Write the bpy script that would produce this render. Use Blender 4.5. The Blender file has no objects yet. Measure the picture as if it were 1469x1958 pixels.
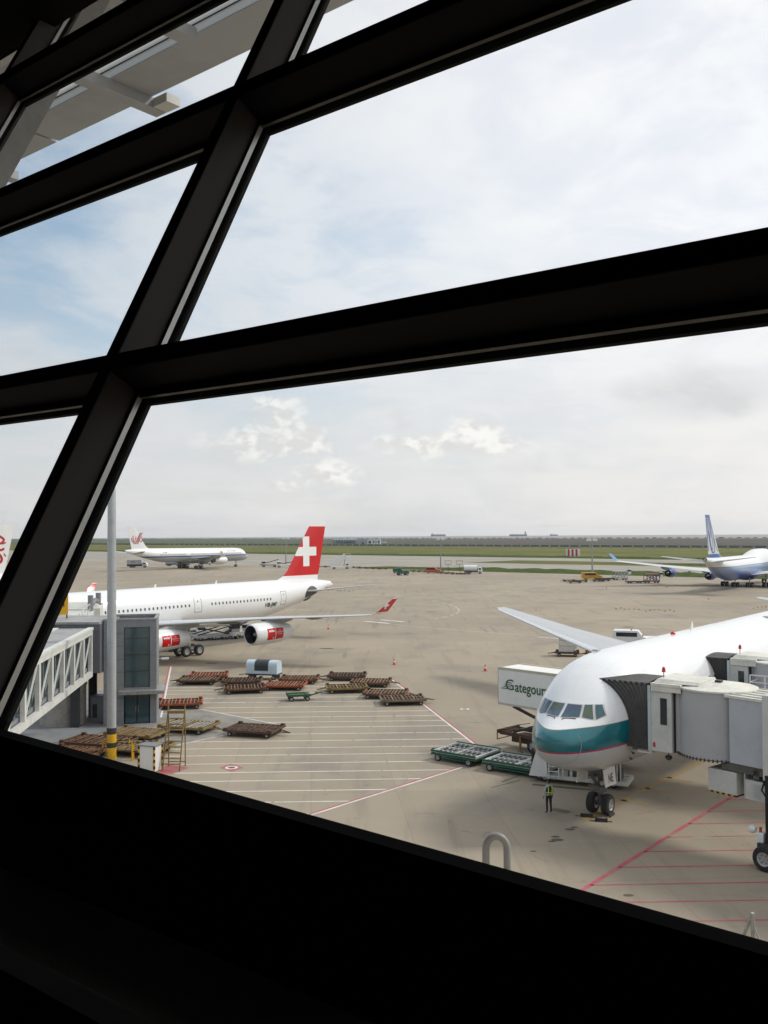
import bpy, math, random
import numpy as np
from mathutils import Vector, Matrix
random.seed(7)
R = math.radians
SC = bpy.context.scene
COL = SC.collection
# ---------------------------------------------------------------- camera
EYE = 15.0
FPX, CX, CY = 1800.0, 734.5, 979.0          # photograph is 1469 x 1958
PITCH, ROLL = R(1.35), R(-0.33)
cam = bpy.data.cameras.new('camera')
cam.sensor_fit = 'VERTICAL'; cam.sensor_height = 36.0; cam.lens = 36.0 * FPX / 1958.0
cam.clip_start = 0.05; cam.clip_end = 30000
camo = bpy.data.objects.new('camera', cam); COL.objects.link(camo)
camo.matrix_world = Matrix.Translation((0, 0, EYE)) @ Matrix.Rotation(R(90) + PITCH, 4, 'X') @ Matrix.Rotation(ROLL, 4, 'Z')
SC.camera = camo
# ---------------------------------------------------------------- exposure
SC.view_settings.view_transform = 'Standard'
SC.view_settings.look = 'None'
SC.view_settings.gamma = 1
SC.view_settings.exposure = 0.3
SC.cycles.max_bounces = 8; SC.cycles.diffuse_bounces = 4; SC.cycles.glossy_bounces = 3
SC.cycles.transparent_max_bounces = 12; SC.cycles.use_denoising = True
SC.cycles.volume_bounces = 0
# ---------------------------------------------------------------- sun
SUN_AZ, SUN_EL = R(78), R(44)               # azimuth to the right of the view axis
sd = Vector((math.sin(SUN_AZ) * math.cos(SUN_EL), math.cos(SUN_AZ) * math.cos(SUN_EL), math.sin(SUN_EL)))
sl = bpy.data.lights.new('sun', 'SUN'); sl.energy = 2.0; sl.angle = R(12.0); sl.color = (1, .955, .88)
so = bpy.data.objects.new('sun', sl); COL.objects.link(so); so.location = sd * 300
so.rotation_euler = sd.to_track_quat('Z', 'Y').to_euler()
# ---------------------------------------------------------------- world sky with clouds
W = bpy.data.worlds.new('World'); SC.world = W; W.use_nodes = True
nt = W.node_tree; N = nt.nodes; N.clear(); LK = nt.links.new
def wn(t, **k):
    n = N.new(t)
    for a, b in k.items(): setattr(n, a, b)
    return n
def wmath(op, a, b=None, c=None, clamp=False):
    n = N.new('ShaderNodeMath'); n.operation = op; n.use_clamp = clamp
    for i, v in enumerate((a, b, c)):
        if v is None: continue
        if isinstance(v, (int, float)): n.inputs[i].default_value = v
        else: LK(v, n.inputs[i])
    return n.outputs[0]
def wsmooth(x, lo, hi):
    n = N.new('ShaderNodeMapRange'); n.interpolation_type = 'SMOOTHSTEP'; LK(x, n.inputs[0])
    n.inputs[1].default_value = lo; n.inputs[2].default_value = hi
    return n.outputs[0]
def wmix(f, a, b):
    n = N.new('ShaderNodeMix'); n.data_type = 'RGBA'
    for s, v in ((n.inputs[0], f), (n.inputs[6], a), (n.inputs[7], b)):
        if isinstance(v, (int, float)): s.default_value = v
        elif isinstance(v, tuple): s.default_value = (*v, 1)
        else: LK(v, s)
    return n.outputs[2]
def wnoise(vec, scale, det=6, rough=.55, dist=0.0):
    n = N.new('ShaderNodeTexNoise'); LK(vec, n.inputs['Vector']); n.inputs['Scale'].default_value = scale
    n.inputs['Detail'].default_value = det; n.inputs['Roughness'].default_value = rough; n.inputs['Distortion'].default_value = dist
    return n.outputs[0]
sky = wn('ShaderNodeTexSky'); sky.sky_type = 'NISHITA'; sky.sun_disc = False
sky.sun_elevation = SUN_EL; sky.sun_rotation = SUN_AZ; sky.air_density = 1.0; sky.dust_density = 2.0; sky.ozone_density = 1.5
SKYS = 0.10
geo = wn('ShaderNodeTexCoord'); sep = wn('ShaderNodeSeparateXYZ'); LK(geo.outputs['Generated'], sep.inputs[0])
sx, sy, sz = sep.outputs
az = wmath('ARCTAN2', sx, sy); el = wmath('ARCSINE', sz)
zz = wmath('MAXIMUM', wmath('ADD', sz, .12), .05)
cmb = wn('ShaderNodeCombineXYZ'); LK(wmath('DIVIDE', sx, zz), cmb.inputs[0]); LK(wmath('DIVIDE', sy, zz), cmb.inputs[1])
# thin high cloud, a sheet seen in perspective
hi1 = wnoise(cmb.outputs[0], .75, 8, .6, .8)
hi2 = wnoise(cmb.outputs[0], 2.6, 7, .62, .5)
sheet = wmath('ADD', wmath('MULTIPLY', hi1, .72), wmath('MULTIPLY', hi2, .28))
# veil is thicker towards the sun
dt = wn('ShaderNodeVectorMath', operation='DOT_PRODUCT'); LK(geo.outputs['Generated'], dt.inputs[0]); dt.inputs[1].default_value = tuple(sd)
sunprox = wsmooth(dt.outputs['Value'], .08, .62)
veil = wmath('ADD', wsmooth(sheet, .38, .62), wmath('MULTIPLY', sunprox, 1.1), clamp=True)
veil = wmath('ADD', wmath('MULTIPLY', veil, .70), .20)
mott = wmix(wsmooth(wmath('ADD', wmath('MULTIPLY', hi2, .6), wmath('MULTIPLY', hi1, .4)), .40, .60), (8.0, 7.95, 8.35), (9.5, 9.25, 9.15))
veil_col = wmix(sunprox, (6.6, 6.95, 7.4), mott)
skb = wn('ShaderNodeVectorMath', operation='MULTIPLY'); LK(sky.outputs[0], skb.inputs[0]); skb.inputs[1].default_value = (1.15, 1.45, 1.45)
base = wmix(veil, skb.outputs[0], veil_col)
# puffs of cumulus low over the sea
cv = wn('ShaderNodeCombineXYZ'); LK(az, cv.inputs[0]); LK(wmath('MULTIPLY', el, 1.5), cv.inputs[1])
pn = wnoise(cv.outputs[0], 30, 6, .55, .3); pn2 = wnoise(cv.outputs[0], 7, 5, .6, .3); pn3 = wnoise(cv.outputs[0], 60, 4, .6)
# pale murk towards the horizon
murk = wsmooth(el, .34, .01)
base = wmix(wmath('MULTIPLY', murk, .84), base, wmix(wsmooth(wmath('ADD', az, wmath('MULTIPLY', wmath('SUBTRACT', pn2, .5), 2.2)), -.5, .6), (6.75, 6.55, 6.65), (8.1, 7.65, 7.45)))
def puff(px, py, rx, ry):
    a = wmath('DIVIDE', wmath('SUBTRACT', az, (px - 734) / 1800), rx / 1800)
    e = wmath('DIVIDE', wmath('SUBTRACT', el, (1018 - py) / 1800), ry / 1800)
    d2 = wmath('ADD', wmath('MULTIPLY', a, a), wmath('MULTIPLY', e, e))
    return wmath('SUBTRACT', 1.0, d2)
pf = None
for a in ((528, 795, 62, 44), (585, 838, 60, 38), (500, 845, 120, 34), (912, 822, 56, 38), (875, 848, 150, 30), (780, 845, 80, 20), (628, 902, 70, 28), (540, 925, 40, 12),
          (-300, 850, 120, 40), (-700, 800, 150, 50), (1900, 820, 160, 50), (2400, 800, 150, 60)):
    p = puff(*a); pf = p if pf is None else wmath('MAXIMUM', pf, p)
cum = wsmooth(wmath('ADD', pf, wmath('MULTIPLY', wmath('SUBTRACT', pn, .5), 3.4)), -.35, 1.25)
cum = wmath('MULTIPLY', cum, wsmooth(pf, -1.2, .4))
shade = wsmooth(wmath('ADD', pn, wmath('MULTIPLY', wmath('SUBTRACT', pn3, .5), .5)), .42, .62)
base = wmix(wmath('MULTIPLY', cum, .72), base, wmix(shade, (6.7, 6.4, 6.2), (9.3, 8.95, 8.5)))
# broad grey banks
bank = wmath('MULTIPLY', wsmooth(pn2, .5, .68), wmath('MULTIPLY', wsmooth(el, .02, .08), wsmooth(el, .28, .14)))
base = wmix(wmath('MULTIPLY', bank, .45), base, (5.6, 5.6, 5.75))
gb = puff(1330, 770, 190, 60); gbk = wsmooth(wmath('ADD', gb, wmath('MULTIPLY', wmath('SUBTRACT', pn2, .5), 2.5)), -.2, 1.3)
base = wmix(wmath('MULTIPLY', gbk, .45), base, (5.7, 5.6, 5.65))
gw = puff(1150, 700, 230, 50); gwk = wsmooth(wmath('ADD', gw, wmath('MULTIPLY', wmath('SUBTRACT', pn2, .5), 3.0)), -.2, 1.4)
base = wmix(wmath('MULTIPLY', gwk, .4), base, (8.6, 8.5, 8.4))
bg = wn('ShaderNodeBackground'); LK(base, bg.inputs[0]); bg.inputs[1].default_value = SKYS
wo = wn('ShaderNodeOutputWorld'); LK(bg.outputs[0], wo.inputs[0])

# ---------------------------------------------------------------- helpers: pixels of the survey to ground points
def ray(px, py):
    u, v = px - CX, CY - py
    c, s = math.cos(-ROLL), math.sin(-ROLL); u, v = u * c + v * s, -u * s + v * c
    c, s = math.cos(PITCH), math.sin(PITCH)
    return Vector((u, FPX * c - v * s, FPX * s + v * c)) / FPX
def G(px, py, z=0.0):
    r = ray(px, py); t = (z - EYE) / r.z
    return Vector((r.x * t, r.y * t, z))
# ---------------------------------------------------------------- materials
def lin(h):
    h = h.lstrip('#'); o = []
    for i in (0, 2, 4):
        c = int(h[i:i + 2], 16) / 255; o.append(c / 12.92 if c <= .04045 else ((c + .055) / 1.055) ** 2.4)
    return tuple(o)
class NM:
    """small node-material writer"""
    def __init__(s, name):
        s.m = bpy.data.materials.new(name); s.m.use_nodes = True; s.t = s.m.node_tree; s.n = s.t.nodes
        s.b = s.n['Principled BSDF']; s.tc = s.n.new('ShaderNodeTexCoord'); s.sep = None
    def L(s, a, b): s.t.links.new(a, b)
    def math(s, op, a, b=None, clamp=False):
        n = s.n.new('ShaderNodeMath'); n.operation = op; n.use_clamp = clamp
        for i, v in enumerate((a, b)):
            if v is None: continue
            if isinstance(v, (int, float)): n.inputs[i].default_value = v
            else: s.L(v, n.inputs[i])
        return n.outputs[0]
    def xyz(s):
        if s.sep is None:
            s.sep = s.n.new('ShaderNodeSeparateXYZ'); s.L(s.tc.outputs['Object'], s.sep.inputs[0])
        return s.sep.outputs
    def noise(s, scale, det=5, rough=.6, dist=0, stretch=None):
        n = s.n.new('ShaderNodeTexNoise'); n.inputs['Scale'].default_value = scale; n.inputs['Detail'].default_value = det
        n.inputs['Roughness'].default_value = rough; n.inputs['Distortion'].default_value = dist
        if stretch:
            mp = s.n.new('ShaderNodeMapping'); mp.inputs['Scale'].default_value = stretch[:3]
            if len(stretch) > 3: mp.inputs['Rotation'].default_value = (0, 0, stretch[3])
            s.L(s.tc.outputs['Object'], mp.inputs[0]); s.L(mp.outputs[0], n.inputs['Vector'])
        else: s.L(s.tc.outputs['Object'], n.inputs['Vector'])
        return n.outputs[0]
    def mix(s, f, a, b):
        n = s.n.new('ShaderNodeMix'); n.data_type = 'RGBA'
        for k, v in ((n.inputs[0], f), (n.inputs[6], a), (n.inputs[7], b)):
            if isinstance(v, (int, float)): k.default_value = v
            elif isinstance(v, tuple): k.default_value = (*v[:3], 1)
            else: s.L(v, k)
        return n.outputs[2]
    def ramp(s, x, lo, hi, smooth=True):
        n = s.n.new('ShaderNodeMapRange')
        if smooth: n.interpolation_type = 'SMOOTHSTEP'
        s.L(x, n.inputs[0]); n.inputs[1].default_value = lo; n.inputs[2].default_value = hi
        return n.outputs[0]
    def lay(s, col, c2, conds):
        """paint c2 where every linear form a*x+b*y+c*z+d is positive (in the object's own axes)"""
        x, y, z = s.xyz(); f = None
        for a, b, c, d in conds:
            e = None
            for k, v in ((a, x), (b, y), (c, z)):
                if k: t = s.math('MULTIPLY', v, k); e = t if e is None else s.math('ADD', e, t)
            g = s.math('GREATER_THAN', s.math('ADD', e, d), 0.0)
            f = g if f is None else s.math('MULTIPLY', f, g)
        return s.mix(f, col, c2)
    def fin(s, col, rough=.5, metal=0.0, coat=0.0, bump=None, bs=.1, bd=.02, spec=.5):
        if isinstance(col, tuple): s.b.inputs['Base Color'].default_value = (*col[:3], 1)
        else: s.L(col, s.b.inputs['Base Color'])
        if isinstance(rough, (int, float)): s.b.inputs['Roughness'].default_value = rough
        else: s.L(rough, s.b.inputs['Roughness'])
        s.b.inputs['Metallic'].default_value = metal
        s.b.inputs['Coat Weight'].default_value = coat; s.b.inputs['Coat Roughness'].default_value = .08
        s.b.inputs['Specular IOR Level'].default_value = spec
        if bump is not None:
            bn = s.n.new('ShaderNodeBump'); bn.inputs['Strength'].default_value = bs; bn.inputs['Distance'].default_value = bd
            s.L(bump, bn.inputs['Height']); s.L(bn.outputs[0], s.b.inputs['Normal'])
        return s.m
_mc = {}
def P(name, col, rough=.5, metal=0.0, wear=.18, scale=1.6, dirt=None, coat=0.0, bs=.15):
    """painted / metal surface with uneven dirt and a little bump"""
    if name in _mc: return _mc[name]
    c = lin(col) if isinstance(col, str) else col
    s = NM(name); n1 = s.noise(scale, 6, .65); n2 = s.noise(scale * 7, 4, .6)
    f = s.math('ADD', s.math('MULTIPLY', n1, .7), s.math('MULTIPLY', n2, .3))
    dc = lin(dirt) if dirt else tuple(v * .45 for v in c)
    m = s.mix(s.math('MULTIPLY', s.ramp(f, .42, .68), min(1, wear * 2)), c, dc)
    r = s.math('ADD', s.math('MULTIPLY', n2, .25), rough - .12, clamp=True)
    _mc[name] = s.fin(m, r, metal, coat, n2, bs, .01); return _mc[name]
# ---------------------------------------------------------------- mesh builder
def rotm(ax, ang): return Matrix.Rotation(ang, 4, ax)
class MB:
    def __init__(s): s.v = []; s.f = []; s.mi = []; s.cur = 0; s.X = Matrix.Identity(4)
    def add(s, vs, fs):
        o = len(s.v)
        for p in vs: s.v.append(tuple(s.X @ Vector(p)))
        for f in fs: s.f.append(tuple(i + o for i in f)); s.mi.append(s.cur)
        return s
    def box(s, x0, x1, y0, y1, z0, z1):
        return s.add([(x0, y0, z0), (x1, y0, z0), (x1, y1, z0), (x0, y1, z0), (x0, y0, z1), (x1, y0, z1), (x1, y1, z1), (x0, y1, z1)],
                     [(3, 2, 1, 0), (4, 5, 6, 7), (0, 1, 5, 4), (1, 2, 6, 5), (2, 3, 7, 6), (3, 0, 4, 7)])
    def cyl(s, p0, p1, r0, r1=None, n=12, cap=True):
        r1 = r0 if r1 is None else r1; p0, p1 = Vector(p0), Vector(p1); d = (p1 - p0)
        if d.length < 1e-6: return s
        q = d.normalized(); a = q.orthogonal().normalized(); b = q.cross(a); vs = []
        for p, r in ((p0, r0), (p1, r1)):
            for i in range(n):
                t = 2 * math.pi * i / n; vs.append(tuple(p + a * (r * math.cos(t)) + b * (r * math.sin(t))))
        fs = [(i, (i + 1) % n, n + (i + 1) % n, n + i) for i in range(n)]
        if cap: fs += [tuple(range(n - 1, -1, -1)), tuple(range(n, 2 * n))]
        return s.add(vs, fs)
    def bar(s, p0, p1, w, h=None, up=(0, 0, 1)):
        """rectangular bar from p0 to p1, w wide, h high"""
        h = w if h is None else h; p0, p1 = Vector(p0), Vector(p1); d = (p1 - p0).normalized(); u = Vector(up)
        if abs(d.dot(u)) > .98: u = Vector((1, 0, 0))
        a = d.cross(u).normalized(); b = a.cross(d).normalized(); vs = []
        for p in (p0, p1):
            for i, j in ((-1, -1), (1, -1), (1, 1), (-1, 1)): vs.append(tuple(p + a * (i * w / 2) + b * (j * h / 2)))
        return s.add(vs, [(3, 2, 1, 0), (4, 5, 6, 7), (0, 1, 5, 4), (1, 2, 6, 5), (2, 3, 7, 6), (3, 0, 4, 7)])
    def lathe(s, prof, n=24, axis='X', o=(0, 0, 0)):
        vs = []; o = Vector(o)
        for a, r in prof:
            for i in range(n):
                t = 2 * math.pi * i / n; c, q = r * math.cos(t), r * math.sin(t)
                p = (a, c, q) if axis == 'X' else ((c, a, q) if axis == 'Y' else (c, q, a)); vs.append(tuple(o + Vector(p)))
        m = len(prof)
        return s.add(vs, [(k * n + i, k * n + (i + 1) % n, (k + 1) * n + (i + 1) % n, (k + 1) * n + i) for k in range(m - 1) for i in range(n)])
    def loft(s, rings, close=True, caps=True):
        n = len(rings[0]); vs = [p for r in rings for p in r]; q = n if close else n - 1
        fs = [(k * n + i, k * n + (i + 1) % n, (k + 1) * n + (i + 1) % n, (k + 1) * n + i) for k in range(len(rings) - 1) for i in range(q)]
        if caps: fs += [tuple(range(n - 1, -1, -1)), tuple(range((len(rings) - 1) * n, len(rings) * n))]
        return s.add(vs, fs)
    def prism(s, pts, z0, z1):
        n = len(pts)
        return s.add([(x, y, z0) for x, y in pts] + [(x, y, z1) for x, y in pts],
                     [tuple(range(n - 1, -1, -1)), tuple(range(n, 2 * n))] + [(i, (i + 1) % n, n + (i + 1) % n, n + i) for i in range(n)])
    def poly(s, pts): return s.add(pts, [tuple(range(len(pts)))])
    def tube(s, pts, r, n=10):
        pts = [Vector(p) for p in pts]; rings = []; prev = None
        for i, p in enumerate(pts):
            d = (pts[min(i + 1, len(pts) - 1)] - pts[max(i - 1, 0)]).normalized()
            a = d.orthogonal().normalized() if prev is None else (prev - d * prev.dot(d)).normalized()
            prev = a; b = d.cross(a); rr = r[i] if isinstance(r, (list, tuple)) else r
            rings.append([tuple(p + a * (rr * math.cos(2 * math.pi * k / n)) + b * (rr * math.sin(2 * math.pi * k / n))) for k in range(n)])
        return s.loft(rings)
    def build(s, name, mats, parent=None, smooth=True, bevel=0.0, ang=35):
        me = bpy.data.meshes.new(name); me.from_pydata(s.v, [], s.f)
        if not isinstance(mats, (list, tuple)): mats = [mats]
        for m in mats: me.materials.append(m)
        me.polygons.foreach_set('material_index', s.mi)
        if smooth:
            me.polygons.foreach_set('use_smooth', [True] * len(s.f)); me.set_sharp_from_angle(angle=R(ang))
        me.validate(); me.update()
        o = bpy.data.objects.new(name, me); COL.objects.link(o)
        if parent: o.parent = parent
        if bevel:
            b = o.modifiers.new('bevel', 'BEVEL'); b.width = bevel; b.segments = 2; b.limit_method = 'ANGLE'; b.angle_limit = R(40)
        return o
def tag(o, label, cat=None, group=None, kind=None):
    if label: o['label'] = label
    if cat: o['category'] = cat
    if group: o['group'] = group
    if kind: o['kind'] = kind
    return o
def thing(name, label, cat, loc=(0, 0, 0), rz=0.0, group=None):
    o = bpy.data.objects.new(name, None); COL.objects.link(o); o.location = loc; o.rotation_euler = (0, 0, rz)
    o.empty_display_size = .3
    return tag(o, label, cat, group)
def kids(o): return [c for c in bpy.data.objects if c.parent == o]
def copy_tree(o, parent=None):
    c = o.copy(); COL.objects.link(c); c.parent = parent
    for ch in kids(o): copy_tree(ch, c)
    return c
def dup(src, loc, rz, label, group=None):
    c = copy_tree(src); c.location = loc; c.rotation_euler = (0, 0, rz); c['label'] = label
    if group: c['group'] = group
    return c
def text_geo(txt, size, sx=1.0, shear=0.0, bold=0.0):
    cu = bpy.data.curves.new('t', 'FONT'); cu.body = txt; cu.size = size; cu.align_x = 'CENTER'; cu.align_y = 'CENTER'; cu.shear = shear; cu.offset = bold
    cu.resolution_u = 3
    o = bpy.data.objects.new('t', cu); COL.objects.link(o)
    dg = bpy.context.evaluated_depsgraph_get(); me = bpy.data.meshes.new_from_object(o.evaluated_get(dg))
    vs = [(v.co.x * sx, v.co.y) for v in me.vertices]; fs = [tuple(p.vertices) for p in me.polygons]
    bpy.data.objects.remove(o); bpy.data.curves.remove(cu); bpy.data.meshes.remove(me)
    return vs, fs
def text_obj(name, txt, size, mat, parent, fn, sx=1.0, bold=0.0, shear=0.0):
    vs, fs = text_geo(txt, size, sx, shear, bold)
    m = MB(); m.add([fn(u, v) for u, v in vs], fs); return m.build(name, mat, parent, smooth=False)
def ribbon(pts, w):
    """flat 2-D strip along pts with widths w -> quads"""
    out = []
    for i, (x, y) in enumerate(pts):
        a = pts[max(0, i - 1)]; b = pts[min(len(pts) - 1, i + 1)]; dx, dy = b[0] - a[0], b[1] - a[1]; l = math.hypot(dx, dy) or 1
        ww = (w[i] if isinstance(w, (list, tuple)) else w) / 2; out.append(((x - dy / l * ww, y + dx / l * ww), (x + dy / l * ww, y - dx / l * ww)))
    return out
def bez(pts, n=8):
    """Catmull-Rom through 2-D points"""
    o = []; q = [pts[0]] + list(pts) + [pts[-1]]
    for i in range(1, len(q) - 2):
        for k in range(n):
            t = k / n; r = []
            for j in range(len(pts[0])):
                a, b, c, d = q[i - 1][j], q[i][j], q[i + 1][j], q[i + 2][j]
                r.append(.5 * (2 * b + (c - a) * t + (2 * a - 5 * b + 4 * c - d) * t * t + (3 * b - a - 3 * c + d) * t ** 3))
            o.append(tuple(r))
    o.append(tuple(pts[-1])); return o
# common materials
WHITE = P('white_paint', (.74, .74, .73), .3, wear=.06, scale=.5, coat=.25, bs=.03)
GREYP = P('pale_grey_paint', (.42, .43, .44), .4, wear=.1)
STEEL = P('bare_steel', (.42, .42, .42), .35, .85, wear=.2)
DARKM = P('dark_metal', (.05, .05, .052), .5, .3, wear=.3)
RUBBER = P('rubber', (.018, .018, .019), .85, wear=.3, dirt='#4a443c')
BLACK = P('black_recess', (.008, .008, .009), .7, wear=.1)
GLASS_D = P('dark_window_glass', (.02, .03, .035), .08, wear=.1, bs=.0)
REDP = P('red_paint', (.55, .02, .02), .35, wear=.1)
ORANGE = P('orange_red_paint', (.45, .07, .02), .5, wear=.35)
YELLOW = P('yellow_paint', (.70, .40, .015), .45, wear=.25)
GREENP = P('dark_green_paint', (.008, .10, .06), .5, wear=.35)
CREAM = P('off_white_panel', (.62, .61, .56), .45, wear=.15, scale=.8)
# ================================================================ SETTING
def sheet(name, pts, z, mat, label=None):
    m = MB(); m.poly([(p[0], p[1], z) for p in pts]); o = m.build(name, mat, smooth=False); tag(o, label, kind='structure'); return o
# airfield axes: the taxiway edges run along TE, away from us is TN
TE = Vector((.754, -.656, 0)); TN = Vector((.656, .754, 0))
def T(a, n): return TE * a + TN * n
AX = Vector((.618, .786, 0)).normalized(); AP = Vector((.786, -.618, 0)).normalized()     # stand axis (aft) and its port side
# concrete apron
s = NM('apron_concrete'); big = s.noise(.018, 6, .6, .4); mid = s.noise(.11, 7, .62, .3); fine = s.noise(3.0, 5, .7)
streak = s.noise(.5, 6, .65, 0, (1.0, .10, 1, R(38)))
c = s.mix(s.ramp(big, .35, .66), (.360, .300, .222), (.300, .250, .185))
c = s.mix(s.math('MULTIPLY', s.ramp(mid, .48, .70), .6), c, (.20, .18, .152))
c = s.mix(s.math('MULTIPLY', s.ramp(streak, .52, .72), .42), c, (.165, .148, .128))
c = s.mix(s.math('MULTIPLY', s.ramp(fine, .58, .8), .22), c, (.15, .135, .115))
blot = s.noise(.35, 3, .5, .6); c = s.mix(s.math('MULTIPLY', s.ramp(blot, .70, .76), .45), c, (.10, .09, .08))
mp = s.n.new('ShaderNodeMapping'); mp.inputs['Rotation'].default_value = (0, 0, R(-4.5)); s.L(s.tc.outputs['Object'], mp.inputs[0])
sp = s.n.new('ShaderNodeSeparateXYZ'); s.L(mp.outputs[0], sp.inputs[0])
def joint(v, per, wd):
    f = s.math('ABSOLUTE', s.math('SUBTRACT', s.math('FRACT', s.math('DIVIDE', v, per)), .5)); return s.math('GREATER_THAN', f, .5 - wd / per / 2)
jj = s.math('MAXIMUM', joint(sp.outputs[0], 5.0, .035), joint(sp.outputs[1], 5.0, .035))
c = s.mix(s.math('MULTIPLY', jj, .42), c, (.14, .125, .10))
ty = s.noise(1.0, 5, .6, .3, (.9, .035, 1, R(38))); ty2 = s.noise(.04, 3, .5); c = s.mix(s.math('MULTIPLY', s.math('MULTIPLY', s.ramp(ty, .56, .66), s.ramp(ty2, .45, .6)), .42), c, (.11, .098, .082))
stn = s.noise(.55, 5, .7, 1.2); c = s.mix(s.math('MULTIPLY', s.ramp(stn, .62, .70), .5), c, (.13, .115, .095))
spk = s.noise(2.2, 3, .8, 0); c = s.mix(s.math('MULTIPLY', s.ramp(spk, .70, .74), .55), c, (.06, .055, .05))
slab = s.n.new('ShaderNodeTexWhiteNoise'); fl = s.n.new('ShaderNodeVectorMath'); fl.operation = 'FLOOR'
dv = s.n.new('ShaderNodeVectorMath'); dv.operation = 'DIVIDE'; s.L(mp.outputs[0], dv.inputs[0]); dv.inputs[1].default_value = (5, 5, 1e6); s.L(dv.outputs[0], fl.inputs[0]); s.L(fl.outputs[0], slab.inputs[0])
c = s.mix(s.math('MULTIPLY', slab.outputs['Value'], .20), c, (.20, .175, .14))
APRON = s.fin(c, .82, bump=fine, bs=.12, bd=.02, spec=.3)
tyre = s.noise(.9, 4, .6, .8, (1, .06, 1, R(-52))) if False else None
# grass
s = NM('airfield_grass'); a = s.noise(.012, 6, .65, .5); b = s.noise(.25, 6, .7); d = s.noise(.05, 5, .6, .3, (1, 5, 1, R(-41)))
c = s.mix(s.ramp(a, .36, .64), (.150, .140, .036), (.085, .100, .028))
c = s.mix(s.math('MULTIPLY', s.ramp(d, .45, .7), .6), c, (.16, .145, .045)); c = s.mix(s.math('MULTIPLY', s.ramp(b, .5, .8), .55), c, (.035, .055, .014))
GRASS = s.fin(c, .9, bump=b, bs=.6, bd=.2, spec=.1)
s = NM('tall_grass'); b = s.noise(.4, 6, .7); c = s.mix(s.ramp(b, .35, .7), (.035, .06, .013), (.085, .11, .025)); TALL = s.fin(c, .95, bump=b, bs=.6, bd=.3, spec=.1)
s = NM('mud_flat'); a = s.noise(.006, 6, .65, .2, (1, 4, 1, R(-41))); b = s.noise(.05, 5, .6)
c = s.mix(s.ramp(a, .4, .62), (.085, .066, .058), (.062, .055, .045)); c = s.mix(s.math('MULTIPLY', s.ramp(b, .5, .75), .4), c, (.05, .06, .035)); x_, y_, z_ = s.xyz(); lf = s.ramp(x_, 300, -500); c = s.mix(lf, c, s.mix(b, (.05, .08, .028), (.085, .10, .045))); c = s.mix(s.math('MULTIPLY', s.ramp(s.noise(.004, 4, .6, 0, (1, 6, 1, R(-41))), .5, .6), .6), c, (.06, .075, .035)); MUD = s.fin(c, .9, spec=.2)
s = NM('sea_water'); a = s.noise(.02, 6, .7); SEA = s.fin(s.mix(s.ramp(a, .4, .6), (.22, .20, .17), (.17, .165, .15)), .45, bump=s.noise(.15, 5, .7), bs=.25, bd=.3)
s = NM('taxiway_concrete'); a = s.noise(.03, 6, .6, 0, (1, 3, 1, R(-41))); TAXI = s.fin(s.mix(s.ramp(a, .35, .65), (.36, .33, .28), (.27, .245, .205)), .85, spec=.2)

BIG = 6900
sheet('sea', [(BIG * math.cos(t), BIG * math.sin(t)) for t in [2 * math.pi * i / 96 for i in range(96)]], -1.6, SEA)
L_ = 7400
def strip(name, n0, n1, a0, a1, z, mat): return sheet(name, [T(a0, n0), T(a1, n0), T(a1, n1), T(a0, n1)], z, mat)
strip('mud_flat', 880, 2290, -5200, 5200, -.6, MUD)
strip('ground', -900, 900, -4200, 4200, -.05, GRASS)
strip('apron', -700, 306, -2600, 1500, 0.0, APRON)
strip('taxiway', 335, 398, -3000, 3000, -.02, TAXI)
strip('taxiway', 446, 497, -3000, 3000, -.02, TAXI)
strip('taxiway', 300, 500, -3000, -290, -.016, TAXI)
# rough verge of tall grass between the taxiways: an uneven low sward
def verge(name, n0, n1, a0, a1, h, step=3.0, seed=1, taper=0):
    rnd = random.Random(seed); m = MB(); a = a0
    nr = 5; rows = []
    while a <= a1:
        k = min(1, (a - a0) / taper) if taper else 1
        mid_ = (n0 + n1) / 2; hw = (n1 - n0) / 2 * max(.05, k)
        row = []
        for j in range(nr):
            q = j / (nr - 1) * 2 - 1
            hh = 0 if j in (0, nr - 1) else h * rnd.uniform(.25, 1.0) * k
            p = T(a, mid_ + q * hw + (rnd.uniform(-1, 1) if 0 < j < nr - 1 else rnd.uniform(-.6, .6)))
            row.append((p.x, p.y, hh - .01))
        rows.append(row); a += step
    m.loft(rows, close=False, caps=False); o = m.build(name, TALL, smooth=False); return tag(o, 'strip of tall rough grass between the taxiways', kind='stuff')
verge('grass_verge', 306.5, 334, -292, 700, 1.1, 2.5, 3, 60)
verge('grass_verge', 399, 445, -235, 900, 1.3, 3.0, 4, 160)
verge('grass_verge', 498, 520, -900, 1500, 1.2, 6.0, 5)
# sea wall of concrete armour blocks with its row of blocks along the top
m = MB(); rnd = random.Random(5)
m.loft([[tuple(T(a, 2280) + Vector((0, 0, -1.5))), tuple(T(a, 2296) + Vector((0, 0, .9))), tuple(T(a, 2306) + Vector((0, 0, .9))), tuple(T(a, 2330) + Vector((0, 0, -1.7)))] for a in range(-5600, 5601, 400)], close=False, caps=False)
a = -5600
while a < 5600:
    w = rnd.uniform(6, 12); p = T(a, 2298); m.X = Matrix.Translation((p.x, p.y, .8)) @ rotm('Z', R(-41)) ; m.box(0, w, -4, 4, 0, rnd.uniform(.9, 2.2)); a += w + rnd.uniform(6, 16)
m.X = Matrix.Identity(4)
SW = P('sea_wall_concrete', (.20, .19, .18), .9, wear=.5, scale=.02)
tag(m.build('sea_wall', SW, smooth=False), 'long grey sea wall with blocks along its top on the horizon', 'sea wall')
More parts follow.
